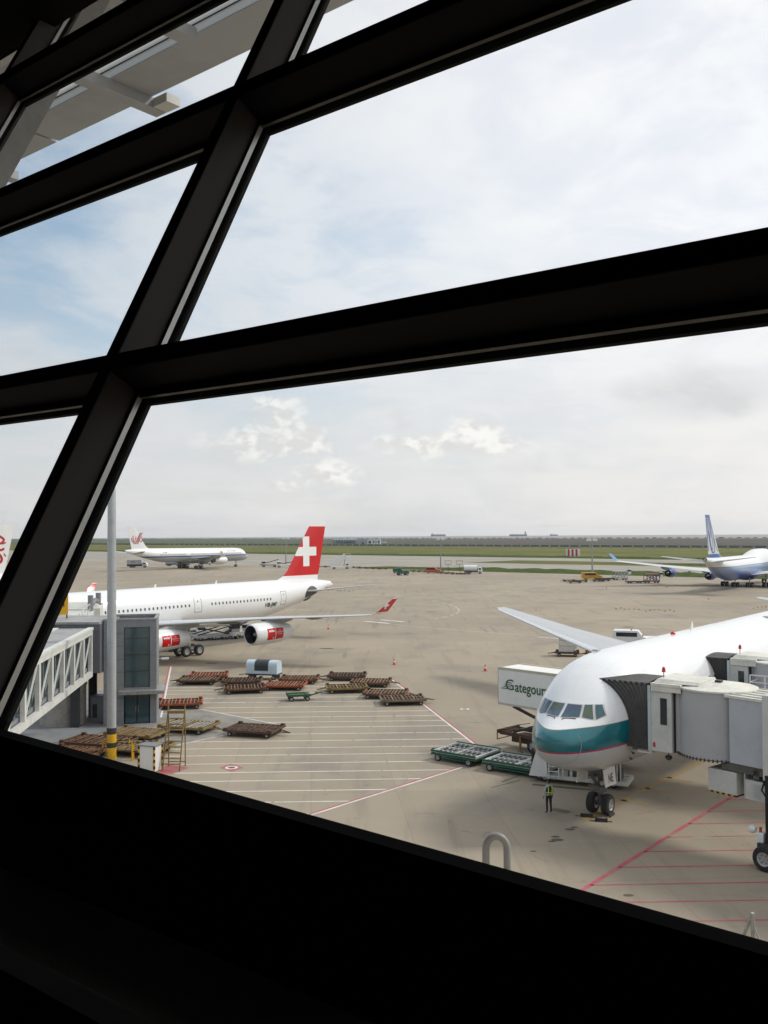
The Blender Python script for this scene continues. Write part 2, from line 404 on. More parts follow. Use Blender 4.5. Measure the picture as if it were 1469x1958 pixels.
# perimeter wall and row of posts across the grass
m = MB(); m.X = rotm('Z', R(-41))
m.X = Matrix.Identity(4)
p0, p1 = T(-1500, 905), T(1600, 905)
m.bar((p0.x, p0.y, 1.0), (p1.x, p1.y, 1.0), .4, 2.2)
tag(m.build('perimeter_wall', P('perimeter_wall_paint', (.17, .15, .135), .9, wear=.4, scale=.05), smooth=False), 'low brown perimeter wall at the far edge of the grass', 'wall')
m = MB()
for i in range(90):
    p = T(-1150 + i * 11.5, 840); m.box(p.x - .8, p.x + .8, p.y - .5, p.y + .5, -.05, 3.4)
m.bar(tuple(T(-1150, 840) + Vector((0, 0, 3.2))), tuple(T(-115, 840) + Vector((0, 0, 3.2))), .6, .5)
tag(m.build('picket_fence', P('fence_post', (.32, .34, .32), .8), smooth=False), 'row of pale posts standing along the far grass at the left', 'fence')

# ---------------------------------------------------------------- painted markings
WPAINT = P('worn_white_marking', (.68, .67, .64), .7, wear=.32, scale=.8, dirt='#a79c8c')
RPAINT = P('worn_red_marking', (.42, .085, .10), .7, wear=.45, scale=.8, dirt='#8f7a70')
PPAINT = P('pink_red_marking', (.46, .075, .12), .7, wear=.40, scale=.8, dirt='#a0806f')
YPAINT = P('worn_yellow_marking', (.42, .26, .07), .7, wear=.5, scale=.6, dirt='#8d8271')
KPAINT = P('dark_marking', (.07, .065, .05), .8, wear=.5, scale=1.2, dirt='#6b6046')
GPAINT = P('island_grey_paint', (.235, .235, .24), .75, wear=.25, scale=.4)
def lines(name, segs, mat, z=.006, label=None):
    m = MB()
    for a, b, w in segs:
        a, b = Vector((a[0], a[1])), Vector((b[0], b[1])); d = (b - a)
        if d.length < .01: continue
        d.normalize(); q = Vector((-d.y, d.x)) * w / 2
        m.poly([(*(a - q), z), (*(b - q), z), (*(b + q), z), (*(a + q), z)])
    return tag(m.build(name, mat, smooth=False), label, kind='structure')
def g2(px, py): v = G(px, py); return (v.x, v.y)
def clipx(poly, p, d):
    """parameters where the line p+t*d crosses a polygon"""
    ts = []
    for i in range(len(poly)):
        a, b = Vector(poly[i]), Vector(poly[(i + 1) % len(poly)]); e = b - a; den = d.x * e.y - d.y * e.x
        if abs(den) < 1e-9: continue
        w = a - p; t = (w.x * e.y - w.y * e.x) / den; u = (w.x * d.y - w.y * d.x) / den
        if 0 <= u < 1: ts.append(t)
    return sorted(ts)
HD = (Vector(g2(830, 1440)) - Vector(g2(342, 1446))).normalized(); HNn = Vector((-HD.y, HD.x))
hz = [g2(750, 1300), g2(912, 1427), g2(885, 1467), g2(600, 1557), g2(400, 1640), g2(220, 1560), g2(338, 1425), g2(529, 1385), g2(382, 1356), g2(308, 1370), g2(327, 1275), g2(420, 1288)]
segs = []; rnd = random.Random(2)
crops = [160, 175, 190, 205, 222, 244, 267, 292, 318, 343, 368, 395, 428, 462, 497, 532, 573, 617, 660, 712, 768, 830]
for k, cy in enumerate(crops):
    p = Vector(g2(605, 1240 + cy / 2.623)); ts = clipx(hz, p, HD)
    for i in range(0, len(ts) - 1, 2):
        a, b = ts[i], ts[i + 1]; t = a
        while t < b:                            # worn into dashes of different lengths
            e = min(b, t + rnd.uniform(3, 9)); w = rnd.uniform(.11, .15)
            if e - t > .1: segs.append((p + HD * t, p + HD * e, w))
            t = e + (rnd.uniform(.05, .25) if rnd.random() < .6 else 0)
lines('white_hatching', segs, WPAINT, .006)
def off(a, b, o):
    a, b = Vector(a), Vector(b); d = (b - a).normalized(); q = Vector((-d.y, d.x)) * o; return tuple(a + q), tuple(b + q)
ws, rs = [], []
for a, b, sgn in ((hz[0], hz[1], 1), (hz[2], hz[3], -1), (hz[3], hz[4], -1), (g2(327, 1275), g2(308, 1372), -1)):
    u = off(a, b, 0); ws.append((*u, .16)); u = off(a, b, .17 * sgn); rs.append((*u, .17))
ws += [(g2(382, 1356), g2(529, 1385), .12), (g2(529, 1385), g2(338, 1425), .12), (g2(1075, 1247), g2(1010, 1246), .0)]
lines('white_boundary_line', ws, WPAINT, .010); lines('red_boundary_line', rs, RPAINT, .010)
# pink hatch under the near bridge
pb0, pb1 = Vector(g2(1120, 1698)), Vector(g2(1424, 1508))
seg = [(pb0 - (pb1 - pb0) * .7, pb1, .22)]
for y in (1510, 1529, 1551, 1574, 1599, 1626, 1655, 1688, 1722, 1760, 1802, 1848):
    p = Vector(g2(1400, y)); d = HD; e = (pb1 - pb0); den = d.x * e.y - d.y * e.x; w = pb0 - p; t = (w.x * e.y - w.y * e.x) / den
    if y == 1599: seg += [(p + d * t, p + d * (t + 1.3), .1), (p + d * (t + 2.2), p + d * 16, .08)]
    else: seg.append((p + d * t, p + d * 16, .11))
lines('pink_hatching', seg, PPAINT, .008)
# stand centre line, lead-in curves, dashes
cl0, cl1 = Vector(g2(1142, 1556)), Vector(g2(1308, 1473)); ca = (cl1 - cl0).normalized()
seg = [(cl0 - ca * 1.5, cl0 + ca * 75, .3)]
for t in (3.2, 6.4, 9.5):
    q = Vector((-ca.y, ca.x)); c0 = cl0 + ca * t; seg.append((c0 - q * 1.5, c0 + q * 1.5, .28))
lines('yellow_centre_line', seg, YPAINT, .009)
def curve_line(name, pts, w, mat, z=.007, dash=None):
    q = bez([g2(*p) for p in pts], 10); out = []; k = 0
    for i in range(len(q) - 1):
        if dash and (i // dash) % 2: continue
        out.append((q[i], q[i + 1], w))
    lines(name, out, mat, z)
curve_line('yellow_lead_in_line', [(560, 1197), (640, 1185), (720, 1178)], .16, YPAINT)
curve_line('yellow_lead_in_line', [(565, 1219), (720, 1212), (850, 1201), (905, 1192), (945, 1176), (962, 1168), (955, 1159), (930, 1155)], .18, YPAINT)
curve_line('yellow_lead_in_line', [(1370, 1158), (1408, 1150), (1412, 1142), (1400, 1138)], .22, YPAINT, .009)
curve_line('yellow_lead_in_line', [(1222, 1163), (1223, 1155), (1245, 1148), (1270, 1145)], .2, YPAINT, .009)
curve_line('white_dashed_line', [(832, 1183), (868, 1175), (878, 1166), (860, 1155), (820, 1148)], .2, WPAINT, .006, 2)
curve_line('white_dashed_line', [(560, 1178), (690, 1188), (850, 1203), (1080, 1220)], .14, WPAINT, .012)
curve_line('white_dashed_line', [(800, 1152), (900, 1142), (1060, 1125)], .16, WPAINT, .006, 1)
curve_line('red_dashed_line', [(725, 1283), (840, 1262), (960, 1245), (1060, 1228)], .10, RPAINT, .006, 2)
lines('white_stand_number', [(g2(698, 1188), g2(745, 1192), .7), (g2(728, 1185), g2(772, 1189), .7), (g2(1030, 1218), g2(1075, 1222), .4), (g2(1056, 1214), g2(1080, 1217), .4)], WPAINT, .008)
def blotch(name, x0, x1, y, h, n, seed):
    rnd = random.Random(seed); m = MB()
    for i in range(n):
        x = x0 + (x1 - x0) * (i + rnd.random() * .5) / n; yy = y + rnd.uniform(-h, h) * .5; w = (x1 - x0) / n * rnd.uniform(.5, 1.0); hh = h * rnd.uniform(.25, .55); m.cur = i % 2
        m.poly([(*g2(x, yy), .007 + .002 * (i % 2)), (*g2(x + w, yy + .8), .007 + .002 * (i % 2)), (*g2(x + w + hh, yy + .8 - hh), .007 + .002 * (i % 2)), (*g2(x + hh, yy - hh), .007 + .002 * (i % 2))])
    tag(m.build(name, [YPAINT, KPAINT], smooth=False), None, kind='structure')
blotch('stand_number_marking', 1170, 1222, 1165, 4, 12, 1); blotch('stand_number_marking', 1226, 1290, 1168, 4, 14, 2); blotch('stand_number_marking', 612, 650, 1129, 2, 9, 3)
blotch('stand_number_marking', 645, 680, 1130, 3, 9, 4); blotch('stand_number_marking', 1434, 1469, 1162, 4, 9, 5); blotch('stand_number_marking', 316, 375, 1112, 2, 11, 6)
blotch('stand_number_marking', 940, 962, 1163, 3, 7, 8); blotch('stand_number_marking', 205, 245, 1067, 2, 9, 9); blotch('stand_number_marking', 1005, 1040, 1168, 2, 7, 10)
# red diamond hydrant marks, manholes, drain grates
def quadmark(name, c, rx, ry, mat, z=.007, holes=True):
    m = MB(); pts = [g2(c[0] - rx, c[1]), g2(c[0], c[1] + ry), g2(c[0] + rx, c[1]), g2(c[0], c[1] - ry)]; m.poly([(*p, z) for p in pts])
    ctr = Vector(g2(*c)); 
    if holes:
        m.cur = 1; m.poly([(ctr.x + .42 * math.cos(t), ctr.y + .42 * math.sin(t), z + .004) for t in [i * math.pi / 8 for i in range(16)]])
        m.cur = 2; m.poly([(ctr.x + .24 * math.cos(t), ctr.y + .24 * math.sin(t), z + .008) for t in [i * math.pi / 8 for i in range(16)]])
    tag(m.build(name, [mat, WPAINT, KPAINT], smooth=False), None, kind='structure')
quadmark('hydrant_marking', (443, 1468), 23, 7.5, RPAINT); quadmark('hydrant_marking', (889, 1356), 11, 3.5, RPAINT)
m = MB(); m.poly([(*g2(x, y), .007) for x, y in ((300, 1480), (330, 1480), (362, 1468), (320, 1462))]); tag(m.build('red_ground_patch', RPAINT, smooth=False), None, kind='structure')
m = MB()
for x, y, r in ((540, 1157, .5), (625, 1240, .6), (738, 1157, .6), (825, 1170, .7), (790, 1093, .9), (1000, 1183, .5), (1202, 1199, .6), (1090, 1586, .16), (1098, 1582, .12), (1062, 1600, .14), (1066, 1606, .2), (1055, 1609, .12), (1020, 1628, .1), (1202, 1712, .14), (405, 1268, .5)):
    v = G(x, y); m.poly([(v.x + r * 1.6 * math.cos(t), v.y + r * math.sin(t), .008) for t in [i * math.pi / 6 for i in range(12)]])
tag(m.build('manhole_cover', KPAINT, smooth=False), None, kind='structure')
# grey raised island round the bridge foot and the darker asphalt beyond it
isl = [g2(-160, 1480), g2(60, 1445), g2(100, 1424), g2(225, 1396), g2(280, 1394), g2(296, 1388), g2(306, 1374), g2(308, 1358), g2(300, 1350), g2(285, 1348), g2(200, 1322), g2(60, 1318), g2(-200, 1340)]
m = MB(); m.prism(isl, 0.0, .16); tag(m.build('island_pavement', GPAINT, smooth=False), None, kind='structure')
m = MB(); m.poly([(*g2(x, y), .004) for x, y in ((300, 1342), (382, 1356), (529, 1385), (338, 1425), (240, 1450), (110, 1480), (-40, 1500), (0, 1430), (225, 1397), (300, 1392))]); tag(m.build('asphalt_patch', P('asphalt_grey', (.245, .23, .20), .8, wear=.35, scale=.5), smooth=False), None, kind='structure')

# drain grate and slot covers by the nose wheels
m = MB(); ga, gb = Vector(g2(1056, 1547)), Vector(g2(1090, 1554)); gd = (gb - ga); gn = Vector((-gd.y, gd.x)).normalized() * .28
for k in range(9):
    p = ga + gd * (k / 9); q = ga + gd * ((k + .55) / 9); m.poly([(*(p - gn), .009), (*(q - gn), .009), (*(q + gn), .009), (*(p + gn), .009)])
tag(m.build('drain_grate', KPAINT, smooth=False), None, kind='structure')
lines('oil_streak', [(g2(1000, 1480), g2(960, 1495), .10), (g2(995, 1492), g2(940, 1506), .10), (g2(1018, 1500), g2(1160, 1513), .35)], KPAINT, .005)
# ================================================================ AIRCRAFT
def pchip(xs, ys):
    xs = np.array(xs, float); ys = np.array(ys, float); h = np.diff(xs); dl = np.diff(ys) / h; m = np.zeros(len(xs))
    for i in range(1, len(xs) - 1):
        if dl[i - 1] * dl[i] > 0: m[i] = 2 / (1 / dl[i - 1] + 1 / dl[i])
    m[0], m[-1] = dl[0], dl[-1]
    def f(x):
        x = min(max(x, xs[0]), xs[-1]); i = int(min(max(np.searchsorted(xs, x) - 1, 0), len(h) - 1)); t = (x - xs[i]) / h[i]
        return float((2 * t ** 3 - 3 * t * t + 1) * ys[i] + (t ** 3 - 2 * t * t + t) * h[i] * m[i] + (-2 * t ** 3 + 3 * t * t) * ys[i + 1] + (t ** 3 - t * t) * h[i] * m[i + 1])
    return f
class Hull:
    def __init__(s, st, tilt=0.0, x0=32):
        q = [math.sqrt(a[0]) for a in st]; s.L = st[-1][0]; s.tilt, s.x0 = tilt, x0
        s.ft, s.fb, s.fw = pchip(q, [a[1] for a in st]), pchip(q, [a[2] for a in st]), pchip(q, [a[3] for a in st])
    def at(s, x):
        q = math.sqrt(max(x, 0)); t, b, w = s.ft(q), s.fb(q), s.fw(q); dz = s.tilt * (x - s.x0); return t + dz, b + dz, w
    def y(s, x, z):
        t, b, w = s.at(x); r = (t - b) / 2; k = 1 - ((z - (t + b) / 2) / r) ** 2; return w * math.sqrt(max(k, 0))
    def x(s, y, z, hi=9):
        a, b = 0.0, hi
        for _ in range(40):
            m = (a + b) / 2
            t, bo, w = s.at(m)
            if bo < z < t and s.y(m, z) > abs(y): b = m
            else: a = m
        return b
    def build(s, mat, parent, n=56, name='fuselage'):
        xs = [.004, .03, .08, .16, .28, .42, .6, .8, 1.05, 1.3, 1.6, 1.9, 2.2, 2.5, 2.8, 3.2, 3.6, 4, 4.5, 5, 5.7, 6.5, 7.5, 9]
        x = 11
        while x < s.L - .4: xs.append(x); x += 1.2
        xs.append(s.L); rings = []
        for x in xs:
            t, b, w = s.at(x); c, r = (t + b) / 2, (t - b) / 2
            rings.append([(x, w * math.cos(2 * math.pi * i / n), c + r * math.sin(2 * math.pi * i / n)) for i in range(n)])
        m = MB(); m.loft(rings); return m.build(name, mat, parent, ang=60)
def foil(c): return 5 * (.2969 * math.sqrt(c) - .126 * c - .3516 * c * c + .2843 * c ** 3 - .1036 * c ** 4)
CH = [1, .9, .75, .6, .45, .3, .2, .12, .06, .025, .008, 0]
def wing_ring(y, xle, ch, z, tc, td=(0, 0, 1), infl=0.0, cmax=1.0, cmin=0.0, side=1):
    cs = [c for c in CH if cmin <= c <= cmax]; out = []
    for c in cs: h = foil(c) * tc * ch * .62 + infl; out.append((xle + c * ch - (infl if c < .03 else 0), side * (y + td[1] * h), z + td[2] * h))
    for c in reversed(cs[:-1]): h = -(foil(c) * tc * ch * .38 + infl); out.append((xle + c * ch - (infl if c < .03 else 0), side * (y + td[1] * h), z + td[2] * h))
    return out
def ring_panel(name, st, side, mats, parent):
    m = MB(); m.loft([wing_ring(*a, side=side) for a in st]); return m.build(name, mats, parent, ang=50)
def slat(st, side, mat, parent, cm=.13):
    m = MB(); m.loft([wing_ring(*a[:5], infl=.02, cmax=cm, side=side) for a in st], close=False, caps=False); return m.build('leading_edge_slat', mat, parent, ang=60)
def wheel_mesh(r, w, name='wheel'):
    m = MB(); pr = [(-w * .5, r * .55), (-w * .5, r * .8), (-w * .42, r * .95), (-w * .2, r), (w * .2, r), (w * .42, r * .95), (w * .5, r * .8), (w * .5, r * .55)]
    m.lathe(pr, 24, 'Y'); m.cur = 1
    m.lathe([(-w * .5, r * .55), (-w * .40, r * .50), (-w * .30, r * .2), (-w * .36, 0.001)], 24, 'Y'); m.lathe([(w * .5, r * .55), (w * .40, r * .50), (w * .30, r * .2), (w * .36, 0.001)], 24, 'Y')
    m.cur = 0
    for k in range(6):
        a = k * math.pi / 3
        for sg in (-1, 1): m.cyl((r * .34 * math.cos(a), sg * w * .33, r * .34 * math.sin(a)), (r * .34 * math.cos(a), sg * w * .375, r * .34 * math.sin(a)), r * .06, n=6)
    o = m.build(name, [RUBBER, WHEELHUB]); return o.data, o
WHEELHUB = P('wheel_hub', (.42, .42, .41), .45, .3, wear=.3)
_wh = {}
def add_wheel(parent, x, y, z, r, w, name='wheel'):
    k = (round(r, 3), round(w, 3), name)
    if k not in _wh: me, o = wheel_mesh(r, w, name); _wh[k] = me
    else: o = bpy.data.objects.new(name, _wh[k]); COL.objects.link(o)
    o.parent = parent; o.location = (x, y, z); return o
def gear(parent, x, y, ztop, r, w, rows, track, lean=0, doors=None, sub=True):
    m = MB(); n = len(rows)
    m.cyl((x + lean, y, ztop), (x, y, r), .17, .12); m.cyl((x + lean * .5, y, ztop * .55), (x, y, r), .12, .11)
    m.bar((x - 1.0, y, ztop), (x, y, ztop * .45), .12); m.bar((x + .12, y, ztop * .5), (x + .3, y, r + .3), .06)
    if n > 1: m.bar((x + rows[0], y, r), (x + rows[-1], y, r), .22, .24)
    for q in rows: m.cyl((x + q, y - track * .62, r), (x + q, y + track * .62, r), .09)
    g = m.build('landing_gear', STRUT, parent)
    for q in rows:
        for sg in (-1, 1): add_wheel(g, x + q, y + sg * track / 2, r, r, w)
    return g
STRUT = P('gear_strut', (.42, .42, .43), .4, .3, wear=.4)
FANM = P('fan_blades', (.05, .055, .06), .35, .7)
EXHM = P('exhaust_metal', (.20, .185, .17), .4, .8, wear=.3)
LIPM = P('engine_lip', (.62, .63, .64), .22, .9, wear=.08)
def engine(parent, x, y, z, r, L, mat, wing_z, wing_x, pylmat=None, core=True, rim=None, rear=.62):
    m = MB(); m.lathe([(.10, r * .90), (.25, r * .955), (.6, r * .995), (L * .35, r * 1.01), (L * .6, r * .97), (L * .85, r * (rear + .14)), (L, r * rear)], 40)
    m.cur = 1; m.lathe([(L, r * rear), (L + .02, r * (rear - .03)), (L - .5, r * (rear - .06))], 40)
    m.cur = 1; m.lathe([(.10, r * .80), (.5, r * .78), (1.0, r * .80)], 40)
    e = m.build('engine', [mat, rim or DARKM], parent); e.location = (x, y, z)
    m = MB(); m.lathe([(.10, r * .90), (.02, r * .875), (0, r * .85), (.03, r * .815), (.10, r * .80)], 40); m.build('intake_lip', LIPM, e)
    m = MB(); m.lathe([(.95, r * .8), (.95, .01)], 40); m.cur = 1
    for k in range(26):
        a = 2 * math.pi * k / 26; c, s_ = math.cos(a), math.sin(a); a2 = a + .11; c2, s2 = math.cos(a2), math.sin(a2)
        m.add([(.80, r * .25 * c, r * .25 * s_), (.80, r * .78 * c, r * .78 * s_), (.93, r * .78 * c2, r * .78 * s2), (.93, r * .25 * c2, r * .25 * s2)], [(0, 1, 2, 3)])
    m.cur = 2; m.lathe([(.45, .01), (.62, r * .13), (.85, r * .24)], 20); m.build('fan', [BLACK, FANM, STRUT], e)
    m = MB(); m.lathe([(L - .6, r * .45), (L + .1, r * .40), (L + .5, r * .26), (L + .95, r * .05), (L + 1.0, .01)], 24); m.build('exhaust_cone', EXHM, e)
    m = MB(); zt = wing_z - z; dx = wing_x - x      # pylon
    rr = []
    for xx, z0, z1 in ((.9, r * .93, r * .99), (L * .35, r * .9, max(r * 1.05, zt * .72)), (dx + .4, r * .75, zt + .02), (dx + 2.2, zt * .55, zt - .05), (dx + 4.2, zt * .82, zt - .12)):
        rr.append([(xx, -.16, z0), (xx, .16, z0), (xx, .13, z1), (xx, -.13, z1)])
    m.loft(rr); m.build('pylon', pylmat or mat, e, ang=30); return e
def conform(H, side, dy=.015):
    return lambda u, v: (u, side * (H.y(u, v) + dy), v)
def quads_on(fn, a, b, n=1): pass
def outline(parent, H, side, x0, x1, z0, z1, t, mat, name='door'):
    m = MB(); f = conform(H, side, .012); g = conform(H, side, .006)
    def st(xa, xb, za, zb):
        n = max(1, int((zb - za) / .3)); k = max(1, int((xb - xa) / .3)); vs = []; fs = []
        for i in range(k + 1):
            for j in range(n + 1): vs.append(f(xa + (xb - xa) * i / k, za + (zb - za) * j / n))
        for i in range(k):
            for j in range(n): a = i * (n + 1) + j; fs.append((a, a + 1, a + n + 2, a + n + 1))
        m.add(vs, fs)
    st(x0, x0 + t, z0, z1); st(x1 - t, x1, z0, z1); st(x0, x1, z0 - t, z0); st(x0, x1, z1, z1 + t)
    st((x0 + x1) / 2 - .07, (x0 + x1) / 2 + .07, z1 - .55, z1 - .35); st((x0 + x1) / 2 - .1, (x0 + x1) / 2 + .1, z0 + .45, z0 + .5)
    return m.build(name, mat, parent, smooth=False)
def window(parent, H, side, x, z, w=.27, h=.38, mat=None):
    m = MB(); f = conform(H, side, .012); pts = []
    for i in range(10):
        a = 2 * math.pi * i / 10; c, s_ = math.cos(a), math.sin(a); pts.append(f(x + w / 2 * math.copysign(abs(c) ** .6, c), z + h / 2 * math.copysign(abs(s_) ** .6, s_)))
    m.poly(pts); return m.build('window', mat or GLASS_D, parent, smooth=False)
def panel_glass(parent, H, side, corners, mode, mat, name='cockpit_window', dy=.02, n=6, framemat=None, fw=.09):
    """corners (bl, br, tr, tl); mode 'f': (y,z) solve x, mode 's': (x,z) solve y"""
    def pt(a, b, d):
        if mode == 'f': return (H.x(a, b) - d, side * a, b + d * .6)
        return (a, side * (H.y(a, b) + d), b)
    def grid(cs, d, mt):
        m = MB(); vs = []
        for i in range(n + 1):
            for j in range(n + 1):
                u, v = i / n, j / n
                a = (cs[0][0] * (1 - u) + cs[1][0] * u) * (1 - v) + (cs[3][0] * (1 - u) + cs[2][0] * u) * v
                b = (cs[0][1] * (1 - u) + cs[1][1] * u) * (1 - v) + (cs[3][1] * (1 - u) + cs[2][1] * u) * v
                vs.append(pt(a, b, d))
        m.add(vs, [(i * (n + 1) + j, (i + 1) * (n + 1) + j, (i + 1) * (n + 1) + j + 1, i * (n + 1) + j + 1) for i in range(n) for j in range(n)]); return m
    if framemat:
        cx = sum(c[0] for c in corners) / 4; cz = sum(c[1] for c in corners) / 4
        big = [(c[0] + math.copysign(fw, c[0] - cx), c[1] + math.copysign(fw * .8, c[1] - cz)) for c in corners]
        fr = grid(big, dy * .6, None).build(name, framemat, parent, ang=80)
        g = grid(corners, dy * 1.8, None).build('pane', mat, fr, ang=80); return fr
    return grid(corners, dy, None).build(name, mat, parent, ang=80)
def fin_ring(z, xle, ch, th, infl=0):
    out = []
    cs = [1, .85, .65, .45, .3, .15, .05, .01, 0]
    for c in cs: out.append((xle + c * ch, foil(c) * th * ch * .5 + (.01 if c == 1 else 0), z))
    for c in reversed(cs[:-1]): out.append((xle + c * ch, -foil(c) * th * ch * .5 - (.01 if c == 1 else 0), z))
    return out
def fin_y(stations, x, z):
    for a, b in zip(stations, stations[1:]):
        if a[0] <= z <= b[0]:
            t = (z - a[0]) / (b[0] - a[0]); xl = a[1] + (b[1] - a[1]) * t; ch = a[2] + (b[2] - a[2]) * t; th = a[3] + (b[3] - a[3]) * t
            c = min(max((x - xl) / ch, .002), 1); return foil(c) * th * ch * .5
    return .2
def jet_body(name, label, cfg, loc, theta, group=None):
    t = thing(name, label, 'airplane', (loc[0], loc[1], 0), R(90) - theta, group)
    H = Hull(cfg['st'], cfg.get('tilt', 0)); H.build(cfg['skin'], t)
    wm = cfg.get('wingmat', WINGM)
    wings = []
    for side in (-1, 1):
        wg = ring_panel('wing', cfg['wing'], side, wm, t); wings.append(wg); slat(cfg['wing'], side, cfg.get('slatmat', SLATM), wg)
        for fx, fy, fz, fl in cfg.get('fairings', ()):
            m = MB(); m.X = Matrix.Translation((fx, side * fy, fz)) @ rotm('Y', R(4)); m.lathe([(0, .02), (.3, .10), (fl * .35, .2), (fl * .7, .17), (fl, .03)], 12); m.build('flap_fairing', cfg.get('fairmat', GREYP), wg)
        if 'winglet' in cfg:
            m = MB(); m.loft([wing_ring(*a, side=side) for a in cfg['winglet']]); m.build('winglet', cfg['wletmat'], wg, ang=50)
        ring_panel('tailplane', cfg['stab'], side, cfg.get('stabmat', wm), t)
        for e in cfg['engines']:
            eng = engine(t, e[0], side * e[1], e[2], e[3], e[4], cfg['engmat'], e[5], e[6], cfg.get('pylmat'), rim=cfg.get('rim'), rear=cfg.get('rear', .62))
            cfg.setdefault('_eng', []).append((eng, side, e))
    m = MB(); m.loft([fin_ring(*a) for a in cfg['fin']]); f = m.build('tail_fin', cfg['finmat'], t, ang=50)
    m = MB(); b = cfg['belly']; rings = []           # wing-body fairing
    for k in range(13):
        u = k / 12; s_ = math.sin(math.pi * u) ** .5 if 0 < u < 1 else .05; x = b[0] + (b[1] - b[0]) * u; rings.append([(x, b[2] * s_ * math.cos(a), b[3] + b[4] * s_ * math.sin(a)) for a in [2 * math.pi * i / 28 for i in range(28)]])
    m.loft(rings); m.build('belly_fairing', cfg.get('bellymat', cfg['skin']), t, ang=70)
    for g in cfg['gears']: gear(t, *g)
    return t, H, f, wings
WINGM = P('wing_grey', (.40, .41, .42), .35, wear=.12, scale=.5, dirt='#84888a', coat=.2)
SLATM = P('slat_metal', (.60, .61, .62), .28, .25, wear=.05, coat=.2)
DARKLINE = P('panel_line', (.10, .10, .10), .6)
A340_ST = [(0, 4.75, 4.68, .03), (.25, 5.12, 4.22, .42), (1, 5.75, 3.62, 1.08), (1.9, 6.35, 3.25, 1.62), (2.6, 7.05, 3.05, 1.98), (3.6, 7.75, 2.9, 2.34), (5, 8.18, 2.80, 2.65), (7, 8.36, 2.76, 2.80), (9, 8.40, 2.76, 2.82),
           (44, 8.40, 2.76, 2.82), (47, 8.40, 3.0, 2.78), (50, 8.39, 3.55, 2.62), (53, 8.36, 4.25, 2.30), (56, 8.28, 5.0, 1.80), (59, 8.13, 5.85, 1.20), (61.5, 7.92, 6.6, .66), (62.8, 7.72, 7.0, .34)]
A340_WING = [(2.0, 20.2, 12.2, 4.0, .15), (5.5, 22.5, 10.0, 4.3, .14), (9.6, 25.2, 7.6, 4.65, .13), (19, 31.2, 4.9, 5.3, .12), (28.9, 37.5, 2.7, 5.75, .10), (29.4, 37.9, 2.4, 5.80, .09)]
def a340_cfg(**k):
    c = dict(st=A340_ST, tilt=.004, wing=A340_WING, stab=[(.4, 55.2, 5.6, 6.5, .11), (9.7, 60.6, 2.1, 7.6, .09)],
             fin=[(7.9, 50.2, 9.9, .06), (8.8, 52.6, 7.5, .09), (9.6, 53.6, 6.8, .10), (17.15, 58.9, 3.1, .09)],
             winglet=[(29.4, 37.9, 2.4, 5.80, .08, (0, -.3, .95)), (29.75, 38.9, 1.9, 6.15, .08, (0, -.6, .8)), (30.3, 40.6, 1.0, 7.35, .07, (0, -.85, .5)), (30.4, 41.0, .75, 7.6, .07, (0, -.85, .5))],
             engines=[(21.8, 9.4, 2.85, 1.25, 5.9, 4.5, 25.4), (29.0, 19.2, 3.68, 1.25, 5.9, 5.2, 31.4)],
             gears=[(6.7, 0, 3.0, .52, .4, [0], .75), (31.4, -5.3, 4.0, .70, .46, [-1.0, 1.0], 1.4), (31.4, 5.3, 4.0, .70, .46, [-1.0, 1.0], 1.4), (33.0, 0, 2.8, .55, .42, [0], .95)],
             fairings=[(28.6, 5.6, 4.0, 5.6), (29.6, 12.6, 4.65, 4.2), (32.6, 17.0, 4.95, 3.4), (35.0, 22.0, 5.3, 3.0)], belly=(17, 37, 2.75, 3.6, 1.55))
    c.update(k); return c
# ---- swiss jet at the next gate
s = NM('swiss_skin'); n = s.noise(.8, 5, .6, 0, (1, 1, 4)); c = s.mix(s.math('MULTIPLY', s.ramp(n, .5, .75), .25), (.76, .76, .75), (.60, .59, .57))
SWSKIN = s.fin(c, .28, coat=.3)
s = NM('swiss_fin'); RED = (.54, .004, .008); c = s.lay((.78, .78, .77), RED, [(0, 0, 1, -8.95), (0, 0, -1, 16.25)])
cxx, cz, ar, th = 57.55, 12.5, 2.22, .66
for conds in (([(1, 0, 0, -(cxx - ar)), (-1, 0, 0, cxx + ar), (0, 0, 1, -(cz - th)), (0, 0, -1, cz + th)]), ([(1, 0, 0, -(cxx - th)), (-1, 0, 0, cxx + th), (0, 0, 1, -(cz - ar)), (0, 0, -1, cz + ar)])): c = s.lay(c, (.80, .80, .79), conds)
SWFIN = s.fin(c, .25, coat=.4)
s = NM('swiss_winglet'); c = s.lay((.75, .75, .74), RED, [(0, 0, 1, -6.05), (0, 0, -1, 7.52)])
for conds in (([(1, 0, 0, -39.55), (-1, 0, 0, 40.55), (0, 0, 1, -6.68), (0, 0, -1, 6.92)]), ([(1, 0, 0, -39.9), (-1, 0, 0, 40.2), (0, 0, 1, -6.38), (0, 0, -1, 7.22)])): c = s.lay(c, (.8, .8, .79), conds)
SWLET = s.fin(c, .3, coat=.3)
SWRED = P('swiss_red', RED, .3, wear=.03); WTXT = P('white_lettering', (.8, .8, .8), .4, wear=.02); KTXT = P('black_lettering', (.02, .025, .035), .4, wear=.02)
cfg = a340_cfg(skin=SWSKIN, finmat=SWFIN, wletmat=SWLET, engmat=WHITE, pylmat=GREYP, fairmat=P('fairing_dark', (.22, .21, .19), .5), wingmat=P('swiss_wing', (.50, .51, .52), .3, wear=.1, scale=.6, coat=.2), rear=.70)
SW_LOC, SW_TH = (-48.51, 96.81), .6925
sj, H, fin, wings = jet_body('passenger_jet', 'white four engined jet with a white cross on its red tail', cfg, SW_LOC, SW_TH)
x = 6.2
